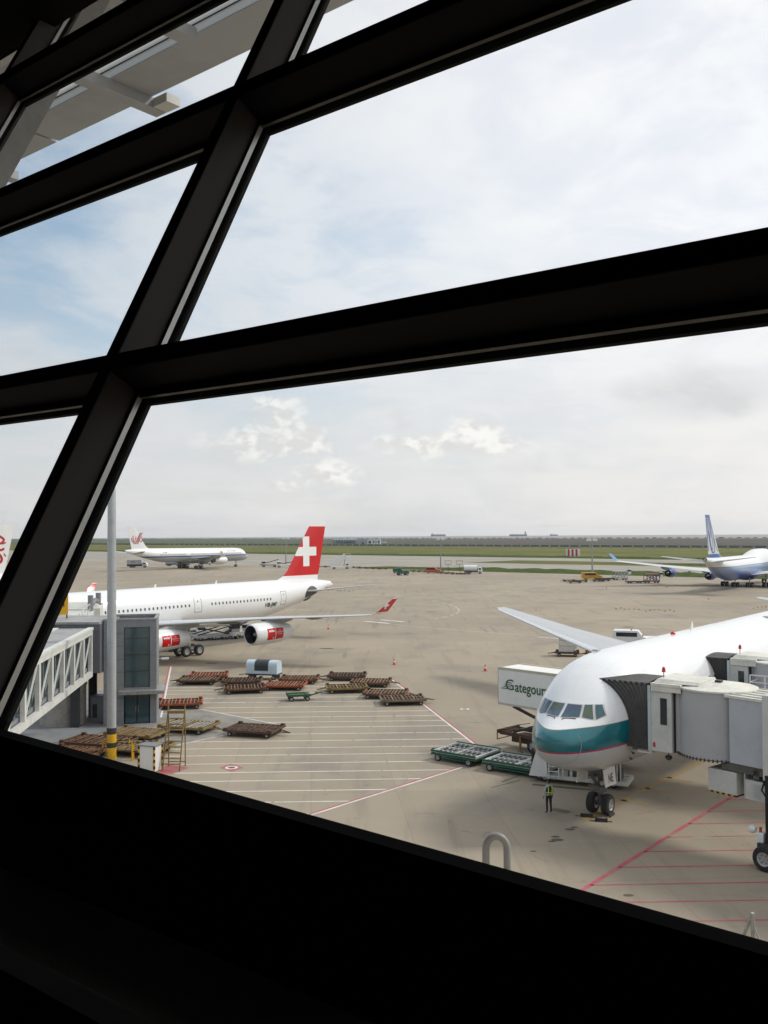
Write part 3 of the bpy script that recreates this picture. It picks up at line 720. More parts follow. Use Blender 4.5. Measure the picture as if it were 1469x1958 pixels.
while x < 48.2:
    if not (33.6 < x < 36.6 or 16.0 < x < 18.0 or x < 6.4): window(sj, H, -1, x, 5.98 + H.tilt * (x - 32), .25, .36, P('cabin_window', (.10, .11, .12), .15))
    x += .62
outline(sj, H, -1, 34.3, 35.5, 5.1, 6.9, .05, DARKLINE); outline(sj, H, -1, 49.9, 51.0, 5.15, 6.95, .05, DARKLINE); outline(sj, H, -1, 16.4, 17.5, 4.9, 6.7, .05, DARKLINE)
text_obj('registration', 'HB-JMF', .80, P('green_black_lettering', (.01, .06, .05), .4, wear=.02), sj, lambda u, v: (47.9 + u, -(H.y(47.9 + u, 5.22 + v) + .02), 5.22 + v), sx=.95, bold=.025)
m = MB(); m.X = Matrix.Identity(4); m.lathe([(61.6, .62), (62.9, .30), (63.3, .16)], 16, 'X', (0, 0, 7.3)); m.build('exhaust_cone', WHITE, sj)
m = MB()      # dark tailplane slot
f = conform(H, -1, .012); vs = [f(57.3, 6.25)]; NR, NA = 5, 24
for r_ in range(1, NR + 1):
    for k in range(NA):
        a = 2 * math.pi * k / NA; q = r_ / NR; vs.append(f(57.3 + 1.7 * q * math.copysign(abs(math.cos(a)) ** 1.15, math.cos(a)), 6.25 + 1.15 * q * math.copysign(abs(math.sin(a)) ** 1.15, math.sin(a))))
fs = [(0, 1 + k, 1 + (k + 1) % NA) for k in range(NA)] + [(1 + (r_ - 1) * NA + k, 1 + r_ * NA + k, 1 + r_ * NA + (k + 1) % NA, 1 + (r_ - 1) * NA + (k + 1) % NA) for r_ in range(1, NR) for k in range(NA)]
m.add(vs, fs); m.build('tailplane_slot', DARKLINE, sj, smooth=False)
for ax_, az_ in ((14, 0), (21, 0), (30, 0), (40, 0)):
    zt = H.at(ax_)[0]; m = MB(); m.loft([[(ax_, -.02, zt - .05), (ax_ + .4, -.02, zt - .05), (ax_ + .4, .02, zt - .05), (ax_, .02, zt - .05)], [(ax_ + .2, -.01, zt + .42), (ax_ + .4, -.01, zt + .42), (ax_ + .4, .01, zt + .42), (ax_ + .2, .01, zt + .42)]]); m.build('antenna', WHITE, sj)
for eng, side, e in cfg['_eng']:
    r, L = e[3], e[4]; pf = pchip([.1, .25, .6, L * .35, L * .6, L * .85, L], [r * k for k in (.90, .955, .995, 1.01, .97, .84, .70)])
    def on(u, v, a0=-.05):
        q = pf(u) + .012; ang = v / r + a0; return (u, side * q * math.cos(ang), q * math.sin(ang))
    def patch(u0, u1, v0, v1, mat, nm, dr=0):
        m = MB(); vs = []; k = 6
        for i in range(k + 1):
            for j in range(k + 1):
                p = on(u0 + (u1 - u0) * i / k, v0 + (v1 - v0) * j / k); vs.append(p)
        m.add(vs, [(i * 7 + j, i * 7 + 7 + j, i * 7 + 8 + j, i * 7 + j + 1) for i in range(6) for j in range(6)]); return m.build(nm, mat, eng, smooth=True)
    patch(1.55, 2.75, -.62, .72, SWRED, 'emblem'); patch(2.87, 4.1, -.62, .72, SWRED, 'emblem')
    if side == -1:
        def onx(uc, vc): return lambda u, v: tuple(np.array(on(uc + u, vc + v)) * np.array((1, 1.012, 1.012)))
        text_obj('lettering', 'swiss', .42, WTXT, eng, onx(2.15, .42), bold=.012)
        for i, tx in enumerate(('Swiss', 'International', 'Air Lines')): text_obj('lettering', tx, .2, WTXT, eng, onx(3.48, .45 - .22 * i))
        m = MB()
        for w_, h_ in ((.11, .035), (.035, .11)):
            m.poly([onx(2.45, -.40)(a * w_, b * h_) for a, b in ((-1, -1), (1, -1), (1, 1), (-1, 1))])
        m.build('emblem_cross', WTXT, eng, smooth=False)

# ---- far jet with a red bird emblem on its fin
s = NM('air_china_skin'); c = s.lay((.76, .76, .75), (.36, .37, .39), [(0, 0, -1, 4.75)]); c = s.lay(c, (.012, .05, .16), [(0, 0, 1, -4.85), (0, 0, -1, 5.35)]); c = s.lay(c, (.05, .10, .22), [(0, 0, 1, -5.46), (0, 0, -1, 5.56)])
ACSKIN = s.fin(c, .3, coat=.3)
cfg2 = a340_cfg(skin=ACSKIN, finmat=WHITE, wletmat=WHITE, engmat=WHITE, pylmat=GREYP, bellymat=P('belly_grey', (.40, .41, .42), .4), tilt=.01)
aj, H2, fin2, w2 = jet_body('passenger_jet', 'far white jet with a blue stripe and a curled red emblem on its tail', cfg2, (-65.71, 452.53), -2.453)
aj.scale = (1.1, 1.1, 1.1)
m = MB(); ST = cfg2['fin']; k = 1.35
for pts in ([(54.9, 14.4), (55.6, 14.6), (56.5, 13.9), (57.2, 12.7), (57.9, 11.5), (58.7, 11.2), (59.3, 11.9), (59.5, 13.0), (59.35, 13.6)], [(55.3, 13.8), (56.0, 13.8), (56.6, 12.9), (57.2, 11.7), (58.0, 10.7), (59.0, 10.7), (59.9, 11.6), (60.1, 12.7)],
            [(55.2, 13.0), (55.9, 13.1), (56.4, 12.2), (56.9, 11.2), (57.5, 10.3)], [(55.6, 12.3), (55.1, 11.8), (55.7, 11.2), (56.3, 11.7)], [(58.2, 13.2), (58.2, 12.3), (58.7, 12.0)]):
    rb = ribbon(bez(pts, 5), .34)
    for sd_ in (-1, 1):
        vs = [];
        for a, b in rb: vs += [(a[0], sd_ * (fin_y(ST, a[0], a[1]) + .03), a[1]), (b[0], sd_ * (fin_y(ST, b[0], b[1]) + .03), b[1])]
        m.add(vs, [(2 * i, 2 * i + 1, 2 * i + 3, 2 * i + 2) for i in range(len(rb) - 1)])
m.build('tail_emblem', P('emblem_deep_red', (.36, .004, .004), .5, wear=.02), fin2, smooth=False)
m = MB()
for a, b in ((6, 15.5), (17.5, 33.5), (36, 49)):
    x = a
    while x < b:
        f = conform(H2, 1, .03); m.poly([f(x, 5.75), f(x + .28, 5.75), f(x + .28, 6.15), f(x, 6.15)]); x += .62
m.build('window_row', P('cabin_window', (.1, .1, .1), .3), aj, smooth=False)
text_obj('lettering', 'AIR CHINA', 1.1, KTXT, aj, lambda u, v: (11.5 - u, H2.y(11.5 - u, 6.9 + v) + .03, 6.9 + v), bold=.02)
text_obj('registration', 'B-2385', .8, KTXT, aj, lambda u, v: (46 - u, H2.y(46 - u, 6.9 + v) + .03, 6.9 + v), bold=.02)
m = MB(); f = conform(H2, 1, .03)
for x0, z0, w_, h_, c_ in ((17.0, 6.1, 1.6, 1.6, 0), (16.2, 6.3, .9, .7, 1)):
    m.cur = c_; m.poly([f(x0, z0), f(x0 + w_, z0), f(x0 + w_, z0 + h_), f(x0, z0 + h_)])
m.build('emblem', [KTXT, P('emblem_gold', (.5, .3, .05), .4)], aj, smooth=False)
panel_glass(aj, H2, 1, [(1.9, 5.75), (2.9, 5.75), (2.9, 6.25), (2.2, 6.25)], 's', GLASS_D)

# ---- blue and white jumbo at the right edge
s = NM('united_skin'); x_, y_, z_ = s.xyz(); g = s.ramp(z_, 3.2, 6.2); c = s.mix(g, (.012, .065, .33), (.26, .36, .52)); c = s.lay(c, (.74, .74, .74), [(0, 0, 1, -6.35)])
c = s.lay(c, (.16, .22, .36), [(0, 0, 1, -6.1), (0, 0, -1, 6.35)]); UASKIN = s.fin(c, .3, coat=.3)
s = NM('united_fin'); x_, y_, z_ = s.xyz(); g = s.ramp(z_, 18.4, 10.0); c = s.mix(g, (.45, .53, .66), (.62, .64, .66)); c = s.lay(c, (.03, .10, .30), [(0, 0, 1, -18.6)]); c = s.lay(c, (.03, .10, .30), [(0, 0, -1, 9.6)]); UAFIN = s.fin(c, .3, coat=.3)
UABLUE = P('united_blue', (.012, .055, .24), .3, wear=.05, coat=.2)
J_ST = [(0, 5.05, 4.95, .03), (.3, 5.6, 4.4, .5), (1, 6.3, 3.8, 1.15), (2, 7.6, 3.3, 1.8), (3.5, 8.9, 2.8, 2.5), (5.5, 9.7, 2.4, 3.0), (8, 10.1, 2.2, 3.22), (18, 10.15, 2.2, 3.25), (23, 9.6, 2.2, 3.25), (27, 8.75, 2.2, 3.25), (31, 8.6, 2.2, 3.25),
        (48, 8.6, 2.25, 3.25), (53, 8.62, 2.9, 3.1), (58, 8.65, 4.1, 2.7), (63, 8.7, 5.7, 1.9), (67, 8.75, 6.95, 1.1), (69.6, 8.8, 7.7, .6), (70.7, 8.65, 8.0, .32)]
cfg3 = dict(st=J_ST, skin=UASKIN, finmat=UAFIN, wing=[(2.4, 19.5, 15.5, 3.3, .13), (7, 23.2, 13.2, 3.9, .12), (12, 27.4, 10.0, 4.5, .11), (21, 34.9, 7.0, 5.6, .10), (31.2, 43.5, 4.0, 7.0, .09)],
            winglet=[(31.2, 43.5, 4.0, 7.0, .07, (0, -.4, .9)), (31.6, 44.6, 3.2, 7.5, .07, (0, -.5, .8)), (32.5, 47.0, 1.8, 9.2, .06, (0, -.8, .5))], wletmat=P('winglet_blue', (.10, .24, .46), .3),
            stab=[(.5, 60.5, 9.0, 7.6, .11), (11.1, 67.3, 2.8, 9.0, .09)], stabmat=P('tailplane_grey', (.30, .31, .31), .4), fin=[(8.2, 53.5, 14.0, .05), (9.2, 57.0, 10.6, .07), (10.2, 58.6, 9.4, .09), (19.3, 66.3, 3.9, .08)],
            engines=[(20.5, 11.7, 2.35, 1.32, 4.6, 4.4, 27.1), (28.5, 20.8, 3.3, 1.32, 4.6, 5.5, 34.8)], engmat=UABLUE, pylmat=UABLUE, rear=.72, wingmat=P('jumbo_wing', (.55, .56, .57), .35, wear=.1),
            gears=[(7.6, 0, 3.0, .6, .45, [0], .9)] + [(x, y, 3.4, .62, .45, [-.75, .75], 1.2) for x, y in ((31, -5.5), (31, 5.5), (34.2, -1.9), (34.2, 1.9))],
            fairings=[(31, 8.5, 3.4, 6), (34, 14, 4.0, 5), (37, 19.0, 4.7, 4.5)], belly=(17, 39, 3.3, 3.5, 1.9))
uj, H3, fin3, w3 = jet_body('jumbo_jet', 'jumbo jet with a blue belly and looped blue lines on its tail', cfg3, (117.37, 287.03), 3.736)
m = MB(); ST = cfg3['fin']
for pts, w in (([(66.9, 18.7), (64.6, 15.6), (63.0, 12.6), (62.8, 10.6), (63.9, 9.9), (65.4, 10.7), (66.7, 12.8), (67.8, 15.5), (69.0, 18.6)], .34), ([(67.6, 18.7), (65.9, 15.8), (64.5, 13.0), (64.2, 11.2), (65.0, 10.8), (66.0, 12.3), (67.3, 15.2)], .24),
               ([(66.2, 17.6), (63.6, 14.2), (61.4, 11.6), (59.9, 10.2)], .3), ([(69.6, 18.4), (68.8, 15.2), (68.2, 12.6), (67.7, 10.4)], .34), ([(68.3, 18.6), (66.6, 16.0), (65.5, 13.6)], .2)):
    rb = ribbon(bez(pts, 6), w)
    for sd_ in (-1, 1):
        vs = []
        for a, b in rb: vs += [(a[0], sd_ * (fin_y(ST, a[0], a[1]) + .04), a[1]), (b[0], sd_ * (fin_y(ST, b[0], b[1]) + .04), b[1])]
        m.add(vs, [(2 * i, 2 * i + 1, 2 * i + 3, 2 * i + 2) for i in range(len(rb) - 1)])
m.build('tail_emblem', UABLUE, fin3, smooth=False)
m = MB(); m.lathe([(70.2, .42), (71.0, .38), (70.8, .30), (70.4, .28)], 20, 'X', (0, 0, 8.35)); m.build('tail_exhaust', BLACK, uj)
# ---- jet whose tail only shows at the left edge
cfg4 = a340_cfg(skin=SWSKIN, finmat=WHITE, wletmat=WHITE, engmat=WHITE, pylmat=GREYP)
dj, H4, fin4, w4 = jet_body('passenger_jet', 'jet cut off by the left edge, red curled figure on its white tail', cfg4, (-105.5, 123.7), .65)
m = MB(); ST = cfg4['fin']
for pts, w in (([(58.9, 15.1), (59.9, 14.4), (59.2, 13.7), (58.3, 14.0), (58.2, 13.1), (59.2, 12.5), (60.0, 12.8)], .42), ([(57.6, 14.0), (57.2, 12.9), (58.0, 12.1), (59.1, 11.6), (59.5, 10.7), (58.7, 10.1), (57.7, 10.5), (57.5, 11.3)], .5),
               ([(56.9, 12.1), (56.2, 11.2), (56.6, 10.2), (57.6, 9.4), (58.6, 9.3)], .45), ([(59.6, 13.6), (60.3, 13.9)], .25), ([(59.9, 11.9), (60.3, 11.3)], .25), ([(56.0, 12.2), (55.6, 11.6)], .2)):
    rb = ribbon(bez(pts, 6), w)
    for sd_ in (-1, 1):
        vs = []
        for a, b in rb: vs += [(a[0], sd_ * (fin_y(ST, a[0], a[1]) + .03), a[1]), (b[0], sd_ * (fin_y(ST, b[0], b[1]) + .03), b[1])]
        m.add(vs, [(2 * i, 2 * i + 1, 2 * i + 3, 2 * i + 2) for i in range(len(rb) - 1)])
m.build('tail_emblem', P('emblem_red', (.42, .02, .02), .4), fin4, smooth=False)

# ---- teal and white jet at the near bridge
s = NM('teal_jet_skin'); n = s.noise(.7, 5, .6, 0, (1, 1, 4)); w_ = s.mix(s.math('MULTIPLY', s.ramp(n, .5, .75), .2), (.78, .78, .775), (.62, .62, .61))
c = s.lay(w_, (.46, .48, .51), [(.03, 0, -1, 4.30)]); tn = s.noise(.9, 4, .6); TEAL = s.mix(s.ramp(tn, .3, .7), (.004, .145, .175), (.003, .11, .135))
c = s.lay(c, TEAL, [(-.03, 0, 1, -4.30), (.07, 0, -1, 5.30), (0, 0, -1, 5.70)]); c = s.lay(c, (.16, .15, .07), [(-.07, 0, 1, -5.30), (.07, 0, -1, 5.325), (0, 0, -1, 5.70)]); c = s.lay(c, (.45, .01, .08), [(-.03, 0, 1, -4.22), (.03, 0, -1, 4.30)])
def seams(s, c, k):
    x_, y_, z_ = s.xyz()
    f = s.math('LESS_THAN', s.math('FRACT', s.math('DIVIDE', x_, 2.35)), .008); ang = s.math('ARCTAN2', y_, s.math('SUBTRACT', z_, 5.55)); g = s.math('LESS_THAN', s.math('FRACT', s.math('DIVIDE', ang, .40)), .012)
    f = s.math('MULTIPLY', s.math('MAXIMUM', f, g), s.math('GREATER_THAN', x_, 2.9)); return s.mix(s.math('MULTIPLY', f, k), c, (.18, .18, .18))
c = seams(s, c, .30)
CXSKIN = s.fin(c, .2, coat=.5)
B_ST = [(0, 4.82, 4.74, .03), (.12, 5.12, 4.42, .40), (.45, 5.34, 3.98, .88), (1, 5.62, 3.55, 1.30), (1.5, 5.90, 3.28, 1.62), (1.9, 6.16, 3.12, 1.85), (2.5, 6.68, 2.94, 2.10), (3.2, 7.25, 2.78, 2.36), (4.2, 7.85, 2.64, 2.62), (5.6, 8.38, 2.54, 2.88), (7.5, 8.58, 2.48, 3.05), (10, 8.64, 2.46, 3.10),
        (52, 8.64, 2.46, 3.10), (56, 8.64, 2.9, 3.02), (61, 8.62, 4.1, 2.6), (66, 8.5, 5.5, 1.9), (70, 8.2, 6.6, 1.0), (73, 7.9, 7.2, .35)]
cfg5 = dict(st=B_ST, skin=CXSKIN, finmat=P('teal_fin', (.004, .12, .14), .3), wing=[(2.6, 25.5, 15.2, 3.3, .13), (6.5, 28.5, 12.6, 3.8, .12), (10.5, 31.2, 9.4, 4.4, .11), (20, 37.8, 5.6, 5.6, .10), (29.6, 44.4, 2.6, 6.9, .09), (30.5, 45.6, 1.5, 7.05, .08)],
            stab=[(.6, 62, 6.6, 6.6, .11), (10.7, 69.0, 2.3, 7.5, .09)], fin=[(7.9, 56, 13.5, .05), (9.2, 59.5, 10.5, .08), (18.5, 68.2, 3.8, .08)], engines=[(22.8, 9.7, 2.55, 1.75, 5.2, 4.5, 30.8)], engmat=WHITE, pylmat=GREYP, rear=.68,
            gears=[(36.2, -5.4, 3.8, .67, .5, [-1.4, 0, 1.4], 1.4), (36.2, 5.4, 3.8, .67, .5, [-1.4, 0, 1.4], 1.4)], fairings=[(38, 6.5, 3.2, 5.5), (39, 13, 4.2, 5), (42.5, 20, 5.1, 4)], belly=(24, 45, 3.1, 3.4, 1.55))
CX_LOC, CX_TH = (7.845, 46.138), .6666
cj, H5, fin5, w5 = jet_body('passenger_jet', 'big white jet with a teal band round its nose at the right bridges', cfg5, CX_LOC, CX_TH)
s = NM('cockpit_glass'); n = s.noise(.55, 4, .6, 1.0); c = s.mix(s.ramp(n, .35, .62), (.01, .085, .10), (.035, .045, .12)); c = s.mix(s.ramp(s.noise(1.3, 3, .5, .5), .55, .65), c, (.06, .09, .045)); CKG = s.fin(c, .06, .35, coat=1.0)  # teal, blue and green reflections are painted into the pane colour
FRM = P('cockpit_frame', (.52, .52, .49), .4, wear=.1)
for side in (-1, 1):
    panel_glass(cj, H5, side, [(.09, 5.86), (.91, 5.87), (.80, 6.36), (.09, 6.37)], 'f', CKG, framemat=FRM, fw=.045)
    panel_glass(cj, H5, side, [(1.03, 5.87), (1.50, 5.76), (1.24, 6.38), (.93, 6.37)], 'f', CKG, framemat=FRM, fw=.045)
    panel_glass(cj, H5, side, [(1.61, 5.75), (1.87, 5.92), (1.62, 6.38), (1.36, 6.38)], 'f', CKG, framemat=FRM, fw=.045)
    m = MB(); a = H5.x(.2, 5.80) - .03; b = H5.x(.8, 5.80) - .03; m.bar((a, side * .2, 5.80), (b, side * .8, 5.81), .03); m.bar((a - .12, side * .16, 5.68), (a, side * .24, 5.80), .035); m.build('wiper', DARKM, cj)
# radome seam, probes, lamp, beacon, antennas
m = MB(); xs_ = 1.02; t_, b_, w_ = H5.at(xs_); rr = []
for i in range(49):
    a = 2 * math.pi * i / 48; cyy, czz = (w_ + .004) * math.cos(a), (t_ + b_) / 2 + ((t_ - b_) / 2 + .004) * math.sin(a); rr.append((xs_ + .12 * math.sin(a) , cyy * 1.03, czz))
m.tube(rr, .012, 5); m.build('radome_seam', P('seam_paint', (.35, .42, .42), .5), cj)
for x, z in ((4.9, 3.75), (5.3, 3.35)):
    yy = -H5.y(x, z); m = MB(); m.bar((x, yy, z), (x - .05, yy - .18, z - .05), .05); m.bar((x - .05, yy - .18, z - .05), (x - .32, yy - .2, z), .05); m.build('probe', DARKM, cj)
m = MB(); m.cyl((4.6, -H5.y(4.6, 4.75) + .03, 4.75), (4.6, -H5.y(4.6, 4.75) - .02, 4.75), .09); m.build('port', STEEL, cj)
m = MB(); m.lathe([(0, .16), (.08, .15), (.16, .09), (.19, .01)], 16, 'Z', (16.5, 0, 8.62)); m.build('beacon_light', REDP, cj)
for x in (19.5,):
    m = MB(); m.loft([[(x, -.03, 8.6), (x + .5, -.03, 8.6), (x + .5, .03, 8.6), (x, .03, 8.6)], [(x + .25, -.01, 9.15), (x + .45, -.01, 9.15), (x + .45, .01, 9.15), (x + .25, .01, 9.15)]]); m.build('antenna', WHITE, cj)
m = MB(); m.box(6.9, 7.3, .55, .85, 8.50, 8.58); m.build('vent_panel', GREYP, cj); m = MB(); m.box(33, 33.6, -1.0, -.6, 8.45, 8.60); m.build('vent_panel', GREYP, cj)
x = 10
while x < 52:
    if not 17.5 < x < 20: window(cj, H5, -1, x, 6.35, .28, .4)
    x += .9
# nose gear with tow fitting, doors with the letters NE
m = MB(); gx = 5.9
m.cyl((gx + .15, 0, 2.9), (gx, 0, .55), .17, .13); m.cyl((gx + .1, 0, 1.9), (gx, 0, .55), .11); m.bar((gx - 1.5, 0, 2.7), (gx - .05, 0, 1.35), .13); m.bar((gx, .14, 1.6), (gx + .35, .14, .9), .07); m.cyl((gx, -.55, .54), (gx, .55, .54), .10)
m.bar((gx - .1, -.2, 1.25), (gx - .35, -.2, 1.25), .2); m.box(gx - .38, gx - .18, -.5, .5, 1.35, 1.52); m.tube([(gx - .1, -.12, 2.6), (gx - .3, -.15, 1.9), (gx - .15, -.12, 1.2), (gx - .2, -.1, .8)], .03, 6)
ng = m.build('nose_gear', P('gear_dark', (.14, .14, .14), .5, .4, wear=.4), cj)
for y in (-.42, .42): add_wheel(ng, gx, y, .545, .545, .42)
m = MB(); m.cyl((gx - .3, -.28, 1.72), (gx - .38, -.28, 1.72), .12); m.cyl((gx - .3, .28, 1.72), (gx - .38, .28, 1.72), .12); m.build('landing_light', STEEL, ng)
for y in (-.72, .72):
    m = MB(); m.loft([[(gx - 1.15, y - .02, 2.62), (gx + .25, y - .02, 2.62), (gx + .25, y + .02, 2.62), (gx - 1.15, y + .02, 2.62)], [(gx - 1.10, y * 1.15 - .02, 1.72), (gx + .18, y * 1.15 - .02, 1.68), (gx + .18, y * 1.15 + .02, 1.68), (gx - 1.10, y * 1.15 + .02, 1.72)]])
    d = m.build('gear_door', WHITE, cj)
    if y < 0: text_obj('lettering', 'NE', .62, KTXT, d, lambda u, v: (gx - .42 + u, -(.72 * (1 + .15 * (2.62 - (2.06 + v)))) - .035, 2.06 + v), sx=.72, bold=.008)
# ================================================================ GROUND EQUIPMENT
RUST = P('rusty_brown', (.19, .085, .035), .75, wear=.5, scale=3, dirt='#2b221c'); RUSTR = P('rusty_orange', (.38, .085, .025), .7, wear=.4, scale=3, dirt='#3a2a20')
DGREY = P('dirty_grey', (.21, .145, .09), .75, wear=.4, scale=3); DRKBR = P('dark_brown', (.10, .052, .030), .8, wear=.4, scale=3); OCHRE = P('worn_ochre', (.26, .17, .055), .65, wear=.5, scale=3)
GALV = P('galvanised', (.36, .36, .34), .45, .5, wear=.35, scale=4)
GL = thing
def dolly(label, loc, rz, L=3.7, Wd=2.45, fm=RUST, rm=DGREY, bar='up', grp='empty pallet dollies on the white hatching', gaps=7, hgt=.5):
    t = thing('pallet_dolly', label, 'dolly', loc, rz, grp); rnd = random.Random(label)
    m = MB(); h = hgt
    for y in (-Wd / 2, Wd / 2, -Wd / 6, Wd / 6): m.box(-L / 2, L / 2, y - .06, y + .06, h - .12, h + (.03 if abs(y) > .8 else -.02))
    for x in (-L / 2, L / 2 - .1, -.05, -L / 4, L / 4 - .1): m.box(x, x + .12, -Wd / 2 + .061, Wd / 2 - .061, h - .11, h + .045)
    for sx in (-1, 1):
        for sy in (-1, 1): m.box(sx * (L / 2 - .22) - .16, sx * (L / 2 - .22) + .16, sy * (Wd / 2 - .02) - .1, sy * (Wd / 2 - .02) + .1, h + .031, h + .15)
    m.box(-L / 2 + .4, -L / 2 + .55, -Wd / 2 + .1, Wd / 2 - .1, .25, h - .13); m.box(L / 2 - .55, L / 2 - .4, -Wd / 2 + .1, Wd / 2 - .1, .25, h - .13)
    m.build('frame', fm, t, smooth=False)
    m = MB(); n = gaps * 2
    for half in (-1, 1):
        for i in range(gaps):
            x = half * (.2 + (L / 2 - .45) * (i + .5) / gaps)
            m.cyl((x, -Wd / 2 + .1, h + rnd.uniform(-.02, .03)), (x, Wd / 2 - .1, h + rnd.uniform(-.02, .03)), .045, n=6)
    m.build('rollers', rm, t)
    m = MB(); m.box(-L / 2 + .15, L / 2 - .15, -Wd / 2 + .12, Wd / 2 - .12, h - .16, h - .125)
    m.build('under_tray', DARKM, t, smooth=False)
    m = MB(); x0 = -L / 2
    for s_ in (-1, 1):
        if bar == 'up': m.bar((x0, s_ * .35, h - .1), (x0 + .12, s_ * .06, h + 1.15), .07)
        else: m.bar((x0, s_ * .35, h - .1), (x0 - .75, s_ * .05, h - .22), .07)
    if bar == 'up': m.bar((x0 + .05, -.2, h + .55), (x0 + .05, .2, h + .55), .06); m.cyl((x0 + .12, 0, h + 1.1), (x0 + .14, 0, h + 1.3), .06)
    else: m.cyl((x0 - .7, 0, h - .22), (x0 - .9, 0, h - .22), .05)
    m.build('tow_bar', fm, t)
    for sx in (-1, 1):
        for sy in (-1, 1): add_wheel(t, sx * (L / 2 - .48), sy * (Wd / 2 - .18), .2, .2, .13)
    return t
HANG = math.atan2(HD.y, HD.x)
def gz(px, py): v = G(px, py); return (v.x, v.y, 0)
DL = [((400, 1298), 4, RUSTR, DGREY, 'no', 'orange brown pallet dolly, the furthest back at the left of the hatching'),
      ((380, 1307), -2, DRKBR, DGREY, 'no', 'dark pallet dolly in front of the furthest orange brown one'),
      ((463, 1309), 0, DRKBR, DRKBR, 'no', 'dark pallet dolly just left of the covered baggage cart'),
      ((468, 1323), 8, RUST, DGREY, 'no', 'greyish brown pallet dolly in front of the dark one beside the covered cart'),
      ((546, 1317), -6, RUSTR, DGREY, 'no', 'reddish pallet dolly between the covered cart and the small green cart'),
      ((573, 1305), 176, RUST, RUST, 'no', 'brown pallet dolly just right of the covered baggage cart'),
      ((664, 1299), -4, DRKBR, DRKBR, 'no', 'dark pallet dolly with a tow bar at the back of the right cluster'),
      ((710, 1311), 172, RUST, DGREY, 'no', 'brown pallet dolly behind the right end of the right cluster'),
      ((663, 1322), 6, OCHRE, DGREY, 'no', 'ochre brown pallet dolly at the left of the right cluster'),
      ((738, 1333), 170, RUST, DGREY, 'no', 'brown pallet dolly in the middle of the right cluster'),
      ((770, 1345), 184, DGREY, DGREY, 'no', 'grey pallet dolly touching the red and white line'),
      ((344, 1352), 8, RUSTR, DGREY, 'up', 'orange red pallet dolly with its tow bar folded up'),
      ((487, 1404), 162, DRKBR, DRKBR, 'no', 'dark brown pallet dolly standing alone on the white hatching'),
      ((362, 1397), 160, OCHRE, GALV, 'no', 'grey and ochre pallet dolly behind the ladder'),
      ((262, 1412), -20, OCHRE, DGREY, 'no', 'ochre framed pallet dolly just right of the striped mast'),
      ((190, 1428), -18, DRKBR, RUST, 'no', 'long brown pallet dolly behind the striped mast'),
      ((268, 1440), -16, OCHRE, DGREY, 'no', 'ochre framed pallet dolly behind the white cabinet'),
      ((140, 1450), -16, RUST, RUST, 'no', 'brown pallet dolly half hidden by the window sill')]
for (px, rz, fm, rm, br, lb) in DL:
    g = 'pallet dollies round the mast' if px[0] < 300 or px[0] == 362 else 'empty pallet dollies on the white hatching'
    dolly(lb, gz(*px), HANG + R(rz), 3.95 if px[0] != 190 else 4.7, 2.65, fm, rm, br, g, gaps=5)
# covered baggage cart
t = thing('baggage_cart', 'covered pale blue baggage cart with a rounded top and dark rolled curtain', 'cart', gz(505, 1298), HANG + R(-16))
CARTB = P('cart_blue_white', (.50, .60, .66), .4, wear=.1)
prof = [(-.75, .62), (-.75, 1.45), (-.66, 1.72), (-.45, 1.9), (-.15, 1.97), (.15, 1.97), (.45, 1.9), (.66, 1.72), (.75, 1.45), (.75, .62)]
m = MB(); m.loft([[(x, y, z) for y, z in prof] for x in (-1.7, -1.66, 1.66, 1.7)]); m.build('cover', CARTB, t, ang=50)
m = MB(); m.loft([[(x, y * 1.03, (z - 1.2) * 1.04 + 1.2) for y, z in prof[1:-1]] for x in (-.75, .75)], close=False, caps=False)
m.box(-.75, .75, -.79, -.76, .95, 1.5); m.build('curtain', P('curtain_dark', (.035, .045, .045), .6), t)
m = MB(); m.box(-1.75, 1.75, -.78, .78, .48, .61); m.bar((-1.75, 0, .5), (-2.8, 0, .35), .07); m.bar((-1.3, -.6, .3), (-1.3, .6, .3), .1); m.bar((1.3, -.6, .3), (1.3, .6, .3), .1); m.build('chassis', DARKM, t)
for x in (-1.3, 1.3):
    for y in (-.6, .6): add_wheel(t, x, y, .24, .24, .15)
# small green cart
t = thing('flat_cart', 'small battered green flat cart on the hatching', 'cart', gz(572, 1339), HANG + R(12)); GC = P('battered_green', (.035, .11, .05), .7, wear=.5, scale=3)
m = MB(); m.box(-1.1, 1.0, -.65, .65, .42, .52); m.box(-1.1, -1.02, -.65, .65, .52, .72); m.box(-1.1, 1.0, -.68, -.62, .521, .62); m.box(-1.1, 1.0, .62, .68, .521, .62); m.box(.6, .9, -.5, .5, .521, .6); m.build('deck', GC, t, smooth=False)
m = MB(); m.bar((1.0, 0, .4), (1.9, 0, .62), .1); m.box(1.5, 2.1, -.25, .25, .6, .68); m.build('tow_bar', GC, t)
for x in (-.75, .7):
    for y in (-.52, .52): add_wheel(t, x, y, .22, .22, .15)
